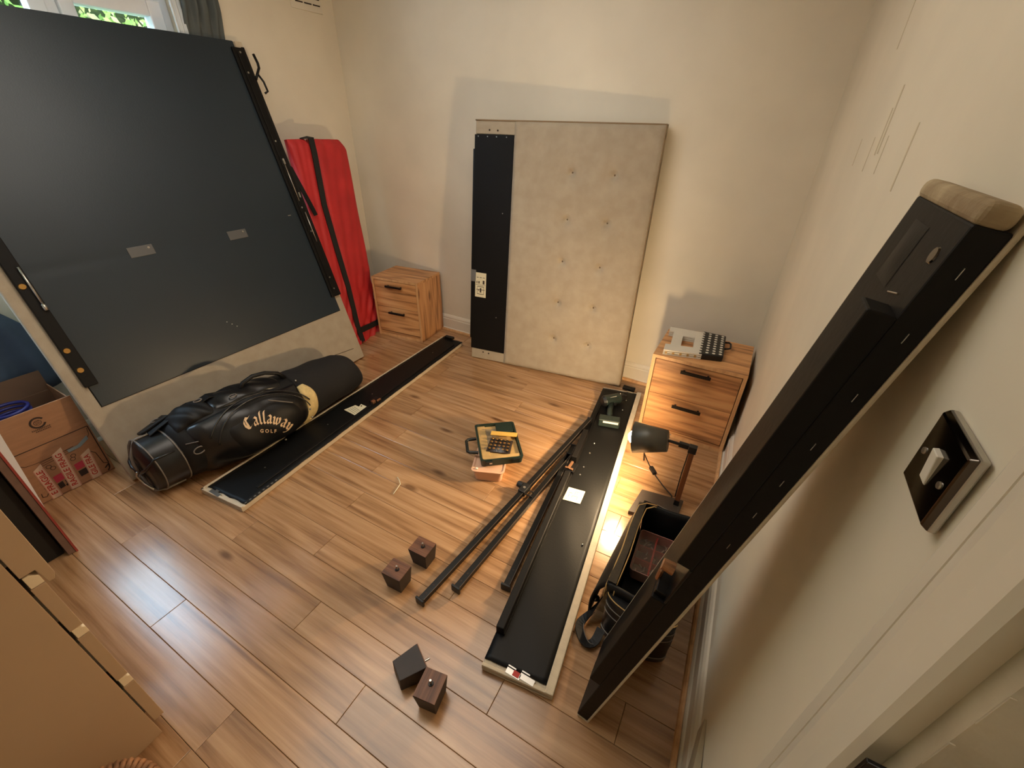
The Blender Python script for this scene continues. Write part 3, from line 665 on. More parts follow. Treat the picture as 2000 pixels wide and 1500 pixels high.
q = at(412, 960, 2, .034); MB().box(q.x - .012, q.x + .06, q.y - .004, q.y + .014, .03, .0335).box(q.x + .01, q.x + .03, q.y + .01, q.y + .022, .03, .034).build('end_plate', M_steel, ra)

rB, FQ = siderail('bed_side_rail', 'long black bed rail with pale fabric edge lying from the right cabinet past the lamp', [(-.412, .585, TZ), (-.170, .618, TZ), (-.385, 2.516, TZ), (-.632, 2.468, TZ)], 1)
rb_(MB(), FQ, 0, 1, 0, 1, -TZ, -.003).build('fabric_body', M_bfab2, rB, bevel=.004)
ragged(FQ, .0, .90, .012, .99, .0, .004, par=rB)
rb_(MB(), FQ, .885, 1.0, .0, 1, -.004, .005).build('fabric_welt', M_bfab2, rB, bevel=.003)
rb_(MB(), FQ, .0, 1, .0, .006, -.02, .003).build('fabric_welt', M_bfab2, rB, bevel=.002)
rb_(MB(), FQ, .005, .12, .06, .505, .0, .042).build('batten', M_blackpaint, rB, bevel=.003)
rb_(MB(), FQ, .005, .12, .565, .70, .0, .042).build('batten', M_blackpaint, rB, bevel=.003)
rb_(MB(), FQ, .12, .135, .06, .93, .0, .012).build('batten_bead', M_blackpaint, rB, bevel=.001)
q = at(1118, 912, 2, .05); MB().box(q.x - .03, q.x + .02, q.y - .035, q.y + .035, .032, .05).build('catch', M_blackmetal, rB, bevel=.002)
MB().box(q.x - .018, q.x - .005, q.y - .03, q.y + .03, .05, .062).box(q.x - .03, q.x + .012, q.y - .03, q.y - .018, .05, .060).build('catch_tongue', bpy.data.materials['copper_steel'], rB, bevel=.002)
c = [at(1111, 951, 2, .034), at(1143, 960, 2, .034), at(1133, 984, 2, .034), at(1099, 975, 2, .034)]
tg = MB().prism([(q.x, q.y) for q in c], .0325, .0338, lambda x, y, h: Vector((x, y, h))).build('paper_label', M_paper, rB)
FL = quadF([c[3], c[2], c[1], c[0]], (0, 0, 1)); mb = MB()
for (a, b, cc, dd) in ((.5, .55, .52, .8), (.62, .55, .64, .8), (.5, .78, .75, .8), (.2, .3, .22, .5), (.4, .3, .42, .45), (.4, .43, .7, .45), (.7, .2, .72, .45), (.15, .6, .35, .62)): mb.box(a, cc, b, dd, -.0004, .0006, F=FL)
mb.build('printing', M_print, tg)
for (px, py) in ((1161, 866), (1152, 885), (1140, 912), (1133, 927), (1223, 782), (1216, 801), (1138, 1064)):
    q = at(px, py, 2, .032); MB().sphere((q.x, q.y, .032), .004, 8, 6).build('screw', M_steel, rB)
for (px, py) in ((1230, 766),): q = at(px, py, 2, .034); MB().box(q.x - .02, q.x + .02, q.y - .006, q.y + .006, .031, .036).build('end_clip', M_steel, rB)
q = at(1225, 757, 2, .034); MB().box(q.x - .03, q.x + .05, q.y - .005, q.y + .03, .012, .034).build('end_block', M_blackpaint, rB, bevel=.003)
for k, (px, py) in enumerate(((1003, 1318), (1030, 1330))):
    q = at(px, py, 2, .034); MB().box(q.x - .028, q.x + .022, q.y - .006, q.y + .012, .031, .0345).box(q.x - .028, q.x + .0, q.y + .016, q.y + .02, .031, .0345).build('end_plate', M_steel, rB)
q = at(1006, 1320, 2, .034); MB().box(q.x - .01, q.x + .012, q.y - .003, q.y + .014, .0345, .0355).build('red_sticker', M_redink, rB)

# shorter end rail leaning on the right wall
OR = Vector((-.09, .62, .004)); LR = Vector((.285, 0, 1.495)); UR = LR.normalized(); NR = Vector((UR.z, 0, -UR.x))
lr = thing('bed_end_rail', 'shorter black bed rail with pale fabric edges leaning against the right wall', 'bed rail', OR)
FRl = lambda a, b, n_: OR + Vector((0, a, 0)) + UR * b + NR * n_      # a across, b up, n away from camera (into the wall side)
BL_, WL_ = 1.515, .25
MB().box(-.001, WL_ + .003, 0, BL_, .033, .040, F=FRl).build('fabric_body', M_bfab2, lr, bevel=.003)
MB().box(0.0, WL_ - .004, .010, BL_ - .022, -.001, .034, F=FRl).build('black_lining', M_blackpaint, lr, bevel=.003)
MB().box(0, WL_ - .002, .0, .008, .002, .034, F=FRl).build('fabric_end', M_bfab2, lr, bevel=.002)
MB().box(-.002, WL_, BL_ - .024, BL_ + .002, -.004, .03, F=FRl).build('fabric_end', mat('worn_fabric_end', (182, 164, 132), .95, var=.2, vscale=14, bump=.8, bscale=60, rgb2=(140, 120, 92)), lr, bevel=.01, seg=4)
MB().box(WL_ - .006, WL_ + .002, .0, BL_ - .01, .0, .03, F=FRl).build('fabric_welt', M_bfab2, lr, bevel=.002)
MB().box(0.0, .052, .24, .70, -.032, .0, F=FRl).build('batten', M_blackpaint, lr, bevel=.003)
MB().box(0.0, .052, .83, 1.385, -.032, .0, F=FRl).build('batten', M_blackpaint, lr, bevel=.003)
MB().box(0.0, .09, .70, .83, -.006, .0, F=FRl).build('catch_plate', M_blackmetal, lr, bevel=.002)
MB().box(.01, .085, .69, .715, -.03, -.004, F=FRl).build('catch', M_blackmetal, lr, bevel=.002)
MB().tube([FRl(.05, .70, -.03), FRl(.045, .735, -.034), FRl(.06, .75, -.032), FRl(.035, .775, -.034)], .006, 8).ring(FRl(.03, .775, -.02), FRl(.03, .775, -.044), .014, .012, 14).build('catch_bolt', bpy.data.materials['copper_steel'], lr, smooth=False)
for b in (.93, 1.02, 1.10, 1.18, 1.27, 1.36, 1.44):
    MB().box(-.0015, .0005, b, b + .013, .018, .0188, F=FRl).build('staple', M_steel, lr)
MB().tube([FRl(.05, 1.40, -.002), FRl(.085, 1.392, -.002)], .0012, 5).build('loose_thread', M_steel, lr)
MB().ring(FRl(.035, 1.452, -.001), FRl(.035, 1.452, -.003), .010, .009, 16).build('bolt_hole', M_chrome, lr)
MB().grid(12, 8, lambda u, v: FRl(.11 + .07 * u, 1.39 + .08 * v, -.0015 - .003 * math.sin(u * 3.1) * math.sin(v * 3.1))).build('torn_lining', M_cloth, lr, smooth=True)

# ------------------------------------------------------------------ steel support bars
def bar(p, q, label, clamp=None):
    p = Vector(p); q = Vector(q); d = (q - p).normalized(); s = d.cross(Vector((0, 0, 1))).normalized(); up = s.cross(d)
    t = thing('support_bar', label, 'metal bar', p, 'black steel support bars on the floor')
    r = .0125; L = (q - p).length
    F = lambda a, b, c: p + d * a + s * b + up * c
    MB().box(.004, L - .004, -r, r, -r, r, F=F).build('tube', M_blackmetal, t, bevel=.002)
    MB().box(-.004, .006, -.02, .02, -.014, .02, F=F).build('end_cap', M_bpl, t, bevel=.003); MB().box(L - .006, L + .003, -.015, .015, -.013, .016, F=F).build('end_cap', M_bpl, t, bevel=.002)
    for a in (.035, .075): MB().ring(F(a, 0, r), F(a, 0, r + .0008), .004, .004, 10).build('hole', M_ink, t)
    MB().box(.01, L - .01, r - .0014, r + .0004, r - .0014, r + .0004, F=F).build('edge_glint', M_glint, t)  # thin pale strip standing in for the glint on the tube's edge
    if clamp:
        a = clamp * L
        c = MB().box(a - .03, a + .03, -.018, .018, -.013, .019, F=F).build('clamp', M_bpl, t, bevel=.003)
        MB().ring(F(a + .012, -.018, .008), F(a + .012, -.045, .008), .018, .016, 14).build('knob', M_bpl, c)
        MB().box(a - .02, a - .016, .018, .06, .0, .004, F=F).box(a + .008, a + .012, .018, .05, .0, .004, F=F).build('prong', M_bpl, c)
        MB().ring(F(a, 0, .019), F(a, 0, .0205), .007, .007, 12, caps=True).build('rivet', M_steel, c)
    return t
b1 = at(820, 1176, 2, .016); b2 = at(1152, 820, 2, .046)
bar(b1, b2, 'long black steel bar with a clamp, leftmost of the three on the floor', .50)
bar(at(890, 1152, 2, .016), at(1111, 889, 2, .016), 'middle short black steel bar lying between the clamped bar and the rail')
bar(at(991, 1150, 2, .016) + Vector((-.008, 0, 0)), at(1126, 874, 2, .016) + Vector((-.018, 0, 0)), 'short black steel bar lying right along the edge of the right floor rail')

# ------------------------------------------------------------------ bed feet
def foot(M, label):
    t = thing('wooden_block', label, 'wooden foot', M, 'tapered wooden bed feet')
    a, b, c, d, h = .043, .037, .034, .030, .088
    MB().hexa([(-c, -d, 0), (c, -d, 0), (c, d, 0), (-c, d, 0), (-a, -b, h - .002), (a, -b, h - .002), (a, b, h - .002), (-a, b, h - .002)]).build('block', M_legside, t, world=False, bevel=.0015)
    MB().box(-a + .001, a - .001, -b + .001, b - .001, h - .002, h + .0005).build('top_face', M_legtop, t, world=False)
    MB().ring((.004, 0, h), (.004, 0, h + .003), .009, .008, 12).build('washer', M_blackmetal, t, world=False)
    MB().ring((.004, 0, h), (.004, 0, h + .022), .004, .0035, 10).build('bolt', M_steel, t, world=False)
    return t
T = Matrix.Translation; RZ = lambda a: Matrix.Rotation(math.radians(a), 4, 'Z')
foot(T((-.861, .688, 0)) @ RZ(3), 'upright tapered wooden bed foot, nearer of the upright pair left of the bars')
foot(T((-.842, .818, 0)) @ RZ(2), 'upright tapered wooden bed foot, farther of the upright pair left of the bars')
foot(T((-.501, .439, 0)) @ RZ(100), 'wooden bed foot, nearest the camera, touching the one lying on its side')
foot(T((-.606, .462, .036)) @ RZ(-29) @ Matrix.Rotation(math.radians(-92), 4, 'X') @ T((0, 0, -.045)), 'dark wooden bed foot lying on its side with its bolt sticking out')

# ------------------------------------------------------------------ golf bag
gb = thing('golf_bag', 'black golf bag with cream lettering lying along the foot of the leaning bed base', 'golf bag', (-2.14, 1.1, 0))
#  y, centre x, rx, rz, squareness
SEC = [(.475, -2.235, .105, .105), (.49, -2.23, .128, .128), (.50, -2.228, .135, .135), (.60, -2.21, .138, .138), (.62, -2.20, .148, .150), (.70, -2.185, .165, .165), (.80, -2.165, .175, .170), (.95, -2.15, .175, .168), (1.10, -2.14, .170, .158), (1.22, -2.13, .155, .148), (1.30, -2.125, .145, .138)]
def interp(T_, y):
    if y <= T_[0][0]: return T_[0][1:]
    for a, b in zip(T_, T_[1:]):
        if y <= b[0]:
            k = (y - a[0]) / (b[0] - a[0]); return tuple(a[i] + (b[i] - a[i]) * k for i in range(1, 4))
    return T_[-1][1:]
def surf(y, ang, ex=0.0, T_=None):
    cx, rx, rz = interp(T_ or SEC, y); return Vector((cx + (rx + ex) * math.cos(ang), y, rz + .004 + (rz + ex) * max(math.sin(ang), -1 + ex * 0) if True else 0))
def loft(T_, y0, y1, nu=40, nv=40, ex=0.0, wob=.0, caps=True, zmin=.004):
    mb = MB()
    def F(u, v):
        y = y0 + (y1 - y0) * v; a = 2 * math.pi * u; e = ex + wob * (math.sin(a * 3 + y * 23) * .5 + math.sin(a * 5 - y * 37) * .35)
        p = surf(y, a, e, T_); p.z = max(p.z, zmin); return p
    mb.grid(nu, nv, F, closed_u=True)
    if caps:
        for v in (0, 1):
            ring_ = [F(i / nu, v) for i in range(nu)]; c = sum(ring_, Vector()) / nu; mb.add([c] + ring_, [(0, i + 1, (i + 1) % nu + 1) for i in range(nu)])
    return mb
loft(SEC, .475, .605).build('bag_base', M_bagg, gb, smooth=True)
loft(SEC, .60, 1.26, 48, 50, 0, .006).build('bag_body', M_bag, gb, smooth=True)
# hood (rain cover) on the far end
HD = [(1.17, -2.130, .152, .150), (1.25, -2.13, .154, .150), (1.45, -2.135, .150, .138), (1.57, -2.14, .142, .128), (1.63, -2.14, .130, .116), (1.66, -2.14, .105, .094), (1.672, -2.14, .06, .05)]
loft(HD, 1.20, 1.672, 44, 34, .004, .004).build('rain_hood', mat('black_fleece_hood', (24, 22, 23), .9, var=.1, vscale=10, bump=.4, bscale=60), gb, smooth=True)
# rings round the base end
for y, r_ in ((.60, .0035), (.505, .003)): MB().tube([surf(y, a * .1309, .002) for a in range(48)], r_, 6, closed=True).build('rim_piping', M_pipe, gb, smooth=True)
# moulded ribs and feet on the base
cx, rx, rz = interp(SEC, .475); bc = Vector((cx, .472, rz + .004))
for a in (35, 100, 165, 230, 300):
    A = math.radians(a); MB().tube([bc + Vector((0, -.006, 0)), bc + Vector((math.cos(A) * .06, -.010, math.sin(A) * .06)), bc + Vector((math.cos(A) * .10, .0, math.sin(A) * .10)), surf(.505, A, .004), surf(.585, A, .004)], [.007, .008, .008, .006, .004], 6).build('base_rib', M_bagg if a % 2 else M_pipe, gb, smooth=True)
MB().tube([bc + Vector((.02, -.02, .03)), bc + Vector((.0, -.024, .0)), bc + Vector((.03, -.02, -.04)), bc + Vector((.075, -.01, -.06))], .005, 6).build('stand_strut', M_steel, gb, smooth=True)
# big side pocket
def pocket(y0, y1, a0, a1, ex, m, nme, pw=.45, wob=.003):
    def F(u, v):
        y = y0 + (y1 - y0) * u; a = a0 + (a1 - a0) * v
        k = (max(0, 1 - abs(2 * u - 1) ** 2.6) ** pw) * (max(0, 1 - abs(2 * v - 1) ** 2.6) ** pw)
        p = surf(y, a, -.004 + ex * k + wob * math.sin(u * 17 + v * 9)); p.z = max(p.z, .006); return p
    return MB().grid(40, 30, F).build(nme, m, gb, smooth=True)
R_ = math.radians
pocket(.66, 1.20, R_(-60), R_(58), .045, M_bagl, 'side_pocket')
pocket(.74, 1.16, R_(-42), R_(40), .058, M_bag, 'pocket_front')
pocket(.63, .80, R_(58), R_(110), .03, M_bag, 'top_pocket'); pocket(.80, 1.15, R_(62), R_(120), .022, M_bagl, 'top_pocket')
# pocket piping arcs
def arcpts(yc, ac, ry, ra_, t0, t1, ex, n=30): return [surf(yc + ry * math.cos(t), ac + ra_ * math.sin(t), ex) for t in [t0 + (t1 - t0) * i / n for i in range(n + 1)]]
MB().tube(arcpts(.95, 0, .24, R_(50), .15, 2.9, .047), .0035, 6).build('pocket_piping', M_bagg, gb, smooth=True)
MB().tube(arcpts(.95, R_(-2), .27, R_(60), .3, 2.7, .028), .004, 6).build('pocket_piping', M_bagg, gb, smooth=True)
MB().tube([surf(1.0 + .1 * i / 8, R_(40 - i * 2), .05 + .003) for i in range(9)], .0028, 6).build('zip_pull', M_pipe, gb, smooth=True)
# carrying handle, strap hardware
hp = [surf(.96, R_(84), .0), surf(.985, R_(86), .035), surf(1.04, R_(86), .058), surf(1.10, R_(84), .060), surf(1.16, R_(82), .042), surf(1.19, R_(80), .008)]
MB().tube(hp, [.012, .011, .011, .011, .011, .012], 8).build('carry_handle', M_bag, gb, smooth=True)
MB().band([surf(.56 + .045 * i, R_(96), .004 + .012 * math.sin(i * 1.3) ** 2) for i in range(11)], Vector((0, 0, 1)), .05, .006).build('shoulder_strap', M_bag, gb, bevel=.002)
for (y, a) in ((.62, 118), (.90, 70), (.78, 92)):
    p = surf(y, R_(a), .012); MB().tube([p + Vector((math.cos(t) * .012, math.sin(t) * .018, .01)) for t in [i * .63 for i in range(10)]], .003, 6, closed=True).build('buckle', M_pipe, gb, smooth=True)
MB().hexa([surf(.545, R_(100), .005), surf(.545, R_(128), .005), surf(.66, R_(125), .012), surf(.66, R_(97), .012), surf(.54, R_(100), .02), surf(.54, R_(128), .02), surf(.66, R_(125), .024), surf(.66, R_(97), .024)]).build('towel_flap', M_bag, gb, bevel=.006)
for (px, py) in ((570, 742), (577, 811), (583, 824), (530, 861)): 
    p = at(px, py, 0, -1.97); p = surf(min(p.y, 1.24), R_(20), .0) if False else p
for (y, a, e) in ((1.215, 60, .012), (1.19, -2, .03), (1.20, -24, .03), (1.02, -38, .05)):
    p = surf(y, R_(a), e); MB().sphere((p.x, p.y, p.z), .006, 10, 6).build('rivet', M_steel, gb, smooth=True)
# small round tag near the base
tp = [surf(.655 + .022 * math.cos(t), R_(14) + .10 * math.sin(t), .006) for t in [i * .524 for i in range(12)]]
MB().tube(tp, .003, 6, closed=True).build('round_tag', M_pipe, gb, smooth=True)
MB().tube([surf(.625, R_(34), .006), surf(.68, R_(26), .006), surf(.695, R_(12), .006), surf(.685, R_(2), .006)], .0025, 6).build('tag_piping', M_pipe, gb, smooth=True)
# cream fleece lining showing at the hood's edge
def fle(u, v):
    a = R_(46 - 104 * u); wv = .018 + .024 * math.sin(u * 3.1) + .006 * math.sin(u * 11)
    p = surf(1.215 + .02 * math.sin(u * 5) + wv * (v - .6) * 2, a, .012 + .012 * math.sin(v * 3.14), HD); p.z = max(p.z, .01); return p
MB().grid(26, 6, fle).build('fleece_lining', M_fleece, gb, smooth=True, solid=.006)

# lettering on the pocket, drawn as broad nib strokes
def nib(mb, strokes, F, wn=.16, an=42, h=0.0):
    nx, ny = math.cos(R_(an)) * wn / 2, math.sin(R_(an)) * wn / 2
    for st in strokes:
        st = [(a[0] + (b[0] - a[0]) * k / 6, a[1] + (b[1] - a[1]) * k / 6) for a, b in zip(st, st[1:]) for k in range(6)] + [st[-1]]
        for (a, b) in zip(st, st[1:]):
            P_ = [(a[0] - nx, a[1] - ny), (a[0] + nx, a[1] + ny), (b[0] + nx, b[1] + ny), (b[0] - nx, b[1] - ny)]
            mb.add([F(x, y, h) for x, y in P_], [(0, 1, 2, 3)])
GL = {'C': (.95, [[(.85, .95), (.62, .82), (.40, .95), (.15, .70), (.10, .35), (.30, .05), (.55, .0), (.82, .18)], [(.42, .92), (.36, .55), (.42, .1)]]),
      'a': (.66, [[(.12, .60), (.30, .72), (.46, .58), (.44, .12), (.56, .02)], [(.44, .42), (.16, .30), (.12, .10), (.26, .0), (.44, .12)]]),
      'l': (.40, [[(.22, 1.10), (.16, .95), (.16, .12), (.30, .0)]]),
      'w': (.92, [[(.08, .62), (.18, .52), (.16, .12), (.30, .0), (.44, .14), (.44, .60)], [(.44, .14), (.58, .0), (.74, .16), (.76, .50), (.66, .64)]]),
      'y': (.60, [[(.08, .62), (.18, .50), (.16, .14), (.30, .02), (.44, .14)], [(.42, .64), (.46, .5), (.44, .0), (.28, -.28), (.08, -.34)]])}
# the lettering is laid on the bag's surface
from mathutils.bvhtree import BVHTree
tv, tf = [], []
for o in gb.children:
    if o.name.split('.')[0] in ('pocket_front', 'side_pocket', 'bag_body'):
        k = len(tv); Mi = PM[gb.name]; tv += [Mi @ v.co for v in o.data.vertices]; tf += [[i + k for i in pp.vertices] for pp in o.data.polygons]
BV = BVHTree.FromPolygons(tv, tf)
def onbag(px, py):
    d = (at(px, py, 0, -2.0) - CAM).normalized(); h = BV.ray_cast(CAM, d)
    return h[0] - d * .0025 if h[0] else CAM + d * 2.4
def imgF(cx_, cy_, sx_, sy_, rot=0, archr=None):
    def F(x, y, h=0):
        X = x * sx_; Y = y * sy_
        if archr:
            a = X / archr; r = archr + Y; X = r * math.sin(a); Y = r * math.cos(a) - archr
        c_, s_ = math.cos(rot), math.sin(rot); return onbag(cx_ + X * c_ + Y * s_, cy_ - Y * c_ + X * s_)
    return F
word = 'Callaway'; tot = sum(GL[c][0] for c in word); mb = MB(); x = -tot / 2
F = imgF(524, 827, 88 / tot, 23, .02, 67)
for c in word:
    nib(mb, [[(px + x, py) for px, py in s] for s in GL[c][1]], F, .21 if c != 'C' else .24, 38); x += GL[c][0]
mb.build('lettering', M_logo, gb)
mb = MB(); 
F2 = imgF(524, 845, 1, 1, .02)
text(mb, 'G O L F', lambda x, y, h: F2(x * 1.0, y), size=9.5, bold=.25, sx=1.0)
mb.build('lettering', M_logo, gb)

# ------------------------------------------------------------------ cardboard box
BX = -2.56
cb = thing('cardboard_box', 'open cardboard box with red-lettered tape standing left of the bed base', 'box', (-2.72, .31, 0))
yb0, yb1, zb = .150, .457, .448; xb0 = -2.835
def cbx(nme, *a, m=M_card): return MB().box(*a).build(nme, m, cb, bevel=.001)
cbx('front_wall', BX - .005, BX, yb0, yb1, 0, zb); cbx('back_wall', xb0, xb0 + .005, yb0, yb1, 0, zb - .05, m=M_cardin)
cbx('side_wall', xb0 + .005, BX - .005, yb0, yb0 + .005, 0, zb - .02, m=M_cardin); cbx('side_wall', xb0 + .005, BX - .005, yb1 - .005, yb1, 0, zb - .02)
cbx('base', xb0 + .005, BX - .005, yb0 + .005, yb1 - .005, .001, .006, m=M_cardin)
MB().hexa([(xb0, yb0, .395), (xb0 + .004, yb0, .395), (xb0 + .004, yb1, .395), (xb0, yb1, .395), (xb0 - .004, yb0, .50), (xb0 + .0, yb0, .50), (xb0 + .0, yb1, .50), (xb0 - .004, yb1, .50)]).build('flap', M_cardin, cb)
FB = lambda y, z, h: Vector((BX + .0006 + h, y, z))
def ln(mb, pts, wd=.0022): 
    for a, b in zip(pts, pts[1:]):
        d = Vector((b[0] - a[0], b[1] - a[1], 0)); L = d.length
        if L < 1e-6: continue
        d /= L; n_ = Vector((-d.y, d.x, 0)) * wd / 2
        mb.add([FB(a[0] - n_.x, a[1] - n_.y, 0), FB(b[0] - n_.x, b[1] - n_.y, 0), FB(b[0] + n_.x, b[1] + n_.y, 0), FB(a[0] + n_.x, a[1] + n_.y, 0)], [(0, 1, 2, 3)])
mb = MB()
ln(mb, [(.176, .05), (.176, .277), (.451, .277), (.447, .05)], .004)
ln(mb, [(.178, .235), (.20, .21), (.23, .205), (.36, .205)], .002); ln(mb, [(.446, .27), (.44, .235), (.42, .21), (.36, .20)], .002)
ln(mb, [(.19, .055), (.187, .035), (.20, .03), (.212, .045), (.21, .075)], .003); ln(mb, [(.215, .03), (.225, .015), (.24, .012)], .003)
ln(mb, [(.41, .15), (.425, .13), (.43, .06), (.445, .05), (.445, .03)], .003); ln(mb, [(.425, .03), (.445, .045), (.44, .02), (.43, .01)], .006)
for z in (.205, .196, .186): ln(mb, [(.245, z - .005), (.37, z + .004)], .002)
ln(mb, [(.15, .006), (.455, .006)], .002)
for (y, z) in ((.262, .165), (.272, .15), (.345, .15), (.352, .165)):
    ln(mb, [(y + .009 * math.cos(t), z + .009 * math.sin(t)) for t in [i * .7 for i in range(10)]], .0022)
# round emblem
for r_ in (.026, .0235, .021): ln(mb, [(.316 + r_ * math.cos(t), .382 + r_ * math.sin(t)) for t in [.5 + i * .27 for i in range(21)]], .0026)
ln(mb, [(.316 + .0125 * math.cos(t), .382 + .012 * math.sin(t)) for t in [i * .5 for i in range(14)]], .002)
for dy in (-.006, 0, .006): ln(mb, [(.308, .382 + dy), (.324, .384 + dy)], .0022)
for (z, a, b) in ((.351, .285, .348), (.342, .295, .345)):
    y = a
    while y < b: ln(mb, [(y, z - .003), (y + .0012, z + .004), (y + .004, z - .003)], .0016); y += .0058
mb.build('printing', M_ink, cb)
mb = MB(); 
for (y0, y1, z0, z1) in ((.252, .285, .072, .108), (.335, .372, .085, .12)): mb.add([FB(y0, z0, .0002), FB(y1, z0 + .004, .0002), FB(y1, z1 + .004, .0002), FB(y0, z1, .0002)], [(0, 1, 2, 3)])
mb.build('red_print', M_pink, cb)
mb = MB()
for (y0, y1, z0, z1) in ((.252, .272, .035, .066), (.275, .29, .035, .045), (.335, .372, .045, .078), (.28, .284, .035, .066)): mb.add([FB(y0, z0, .0002), FB(y1, z0 + .003, .0002), FB(y1, z1 + .003, .0002), FB(y0, z1, .0002)], [(0, 1, 2, 3)])
mb.build('dark_print', M_ink, cb)['kind'] = 'stuff'
# tape strips with repeated lettering, reading upwards
for k, (ya, za, yb_, zb_, wd, s) in enumerate(((.228, .004, .228, .185, .036, 'E FRAGILE'), (.300, .004, .312, .222, .040, 'RAGILE FRAG'), (.382, .004, .392, .16, .040, 'GILE FRA'))):
    d = Vector((yb_ - ya, zb_ - za)); L = d.length; d /= L; n_ = Vector((d.y, -d.x))
    P = lambda a, b: (ya + d.x * a + n_.x * b, za + d.y * a + n_.y * b)
    c = [P(0, -wd / 2), P(0, wd / 2), P(L + .01, wd / 2), P(L - .012, -wd / 2)]
    tp = MB().prism(c, .0003, .0009, lambda y, z, h: FB(y, z, h)).build('tape_strip', M_tape, cb)
    mb = MB(); text(mb, s, lambda x, y, h: FB(*P(L * .5 + x, .010 - y), .0012), size=.031, bold=.0006, sx=(L - .012) / (len(s) * .0185))
    mb.build('lettering', M_redink, tp)
    mb = MB()
    for b in (-wd / 2 + .002, wd / 2 - .002): a_ = P(0, b); b2_ = P(L - .01, b); mb.tube([FB(a_[0], a_[1], .001), FB(b2_[0], b2_[1], .001)], .0008, 4)
    mb.build('tape_border', M_redink, tp)
MB().add([FB(.345, .19, .0012), FB(.39, .192, .0012), FB(.43, .215, .0012), FB(.43, .235, .002), FB(.385, .208, .003), FB(.345, .205, .0012)], [(0, 1, 2, 3, 4, 5)]).build('clear_tape', M_foil, cb, solid=.0008)
# blue hose coil in the box
hp = []
for i in range(160): t = i * .22; hp.append((-2.715 + .055 * math.cos(t), .285 + .060 * math.sin(t), .31 + .0011 * i * .65))
hc = thing('hose_coil', 'coiled blue plastic hose inside the cardboard box', 'hose', (-2.70, .30, .008))
MB().tube(hp, .0075, 7).build('coil', M_blue, hc, smooth=True)
MB().ring((-2.715, .285, .008), (-2.715, .285, .34), .042, .044, 20).build('core', M_blue, hc)

# ------------------------------------------------------------------ tall black cabinet at the far left
tc = thing('wall_cabinet', 'tall black-sided cabinet with white front at the left edge behind the drawers', 'cabinet', (-2.5, -.1, 0))
MB().box(-2.86, -2.150, -.42, .108, 0, 1.0).build('body', M_blackbox, tc, bevel=.002)
MB().hexa([(-2.86, .142, .25), (-2.128, .142, .25), (-2.128, .143, .25), (-2.86, .143, .25), (-2.86, .142, 1.0), (-2.128, .142, 1.0), (-2.128, .20, 1.0), (-2.86, .20, 1.0)]).build('front_board', M_mirrorw, tc, bevel=.001)
MB().box(-2.86, -2.119, .112, .134, 0.002, 1.0).build('edge_board', M_brownedge, tc, bevel=.001)
MB().box(-2.86, -2.1165, .1345, .1415, 0, 1.0).build('edge_band', M_redline, tc)

# ------------------------------------------------------------------ chest of drawers, left foreground
ch = thing('chest_of_drawers', 'tall plain beige chest of drawers at the bottom left, seen from its side', 'chest of drawers', (-1.5, -.25, 0))
CX = -1.14
MB().box(CX - .018, CX, -.46, -.020, 0, .99).build('side_panel', M_drawer, ch, bevel=.001)
MB().box(CX - .80, CX - .782, -.46, -.020, 0, .99).build('side_panel', M_drawer, ch, bevel=.001)
MB().box(CX - .79, CX - .01, -.46, -.45, 0.02, .99).build('back_panel', M_drawer, ch)
MB().box(CX - .80, CX + .002, -.46, .03, .99, 1.01).build('top', M_drawer, ch, bevel=.001)
MB().box(CX - .78, CX - .018, -.44, -.03, .03, .045).build('base_panel', M_drawer, ch)
# four fronts with slanted finger lips
for (z0, z1, out) in ((.067, .262, 0), (.298, .498, 0), (.530, .690, 0.0), (.730, .975, .020)):
    y0, y1 = -.016, .008 + out
    poly = [(y0, z0), (y1, z0), (y1, z1), (y0, z1)] if not out else [(y0, z0), (y1 - .020, z0), (y1 - .016, z0 - .045), (y1 - .006, z0 - .045), (y1, z0 - .03), (y1, z1), (y0, z1)]
    d_ = MB().prism(poly, CX - .797, CX + .001, lambda a, b, h: Vector((h, a, b))).build('drawer', M_drawer, ch, bevel=.001)
    MB().box(CX - .75, CX - .03, -.40, y0 + .002, z0 + .02, z1 - .04).build('drawer_box', M_drawer2, d_)
    if not out:
        zt2 = z1 + (.036 if z1 < .6 else .04) - (.004 if z1 > .4 else 0)
        MB().prism([(y0 + .002, z1 + .001), (y1, z1 + .001), (y1, zt2 - .012), (y0 + .010, zt2), (y0 + .002, zt2)], CX - .797, CX + .0005, lambda a, b, h: Vector((h, a, b))).build('lip', M_drawer2, d_, bevel=.001)

# wicker basket, only its rim in view
bk = thing('wicker_basket', 'round brown wicker basket at the bottom edge beside the chest of drawers', 'basket', (-.885, -.185, 0))
bc_ = Vector((-.885, -.185, 0)); mb = MB()
for j in range(16):
    r_ = .10 + .012 * math.sin(j / 15 * 2.4); z = .012 + j * .0155
    mb.tube([bc_ + Vector(((r_ + .003 * (-1) ** (i + j)) * math.cos(i * .1745), (r_ + .003 * (-1) ** (i + j)) * math.sin(i * .1745), z)) for i in range(36)], .0075, 6, closed=True)
mb.build('woven_wall', M_wick, bk, smooth=True)
MB().ring(bc_ + Vector((0, 0, .003)), bc_ + Vector((0, 0, .012)), .10, .10, 32).build('basket_base', M_wick, bk)
mb = MB()
for i in range(54):
    t = i / 54 * 6.2832; c = bc_ + Vector((.112 * math.cos(t), .112 * math.sin(t), .262)); tg_ = Vector((-math.sin(t), math.cos(t), 0)); o_ = Vector((math.cos(t), math.sin(t), 0))
    mb.tube([c - tg_ * .006 - o_ * .012 + Vector((0, 0, -.004)), c - tg_ * .002 + Vector((0, 0, .009)) - o_ * .003, c + tg_ * .005 + o_ * .010 + Vector((0, 0, .003)), c + tg_ * .007 + o_ * .012 + Vector((0, 0, -.010))], .0062, 6)
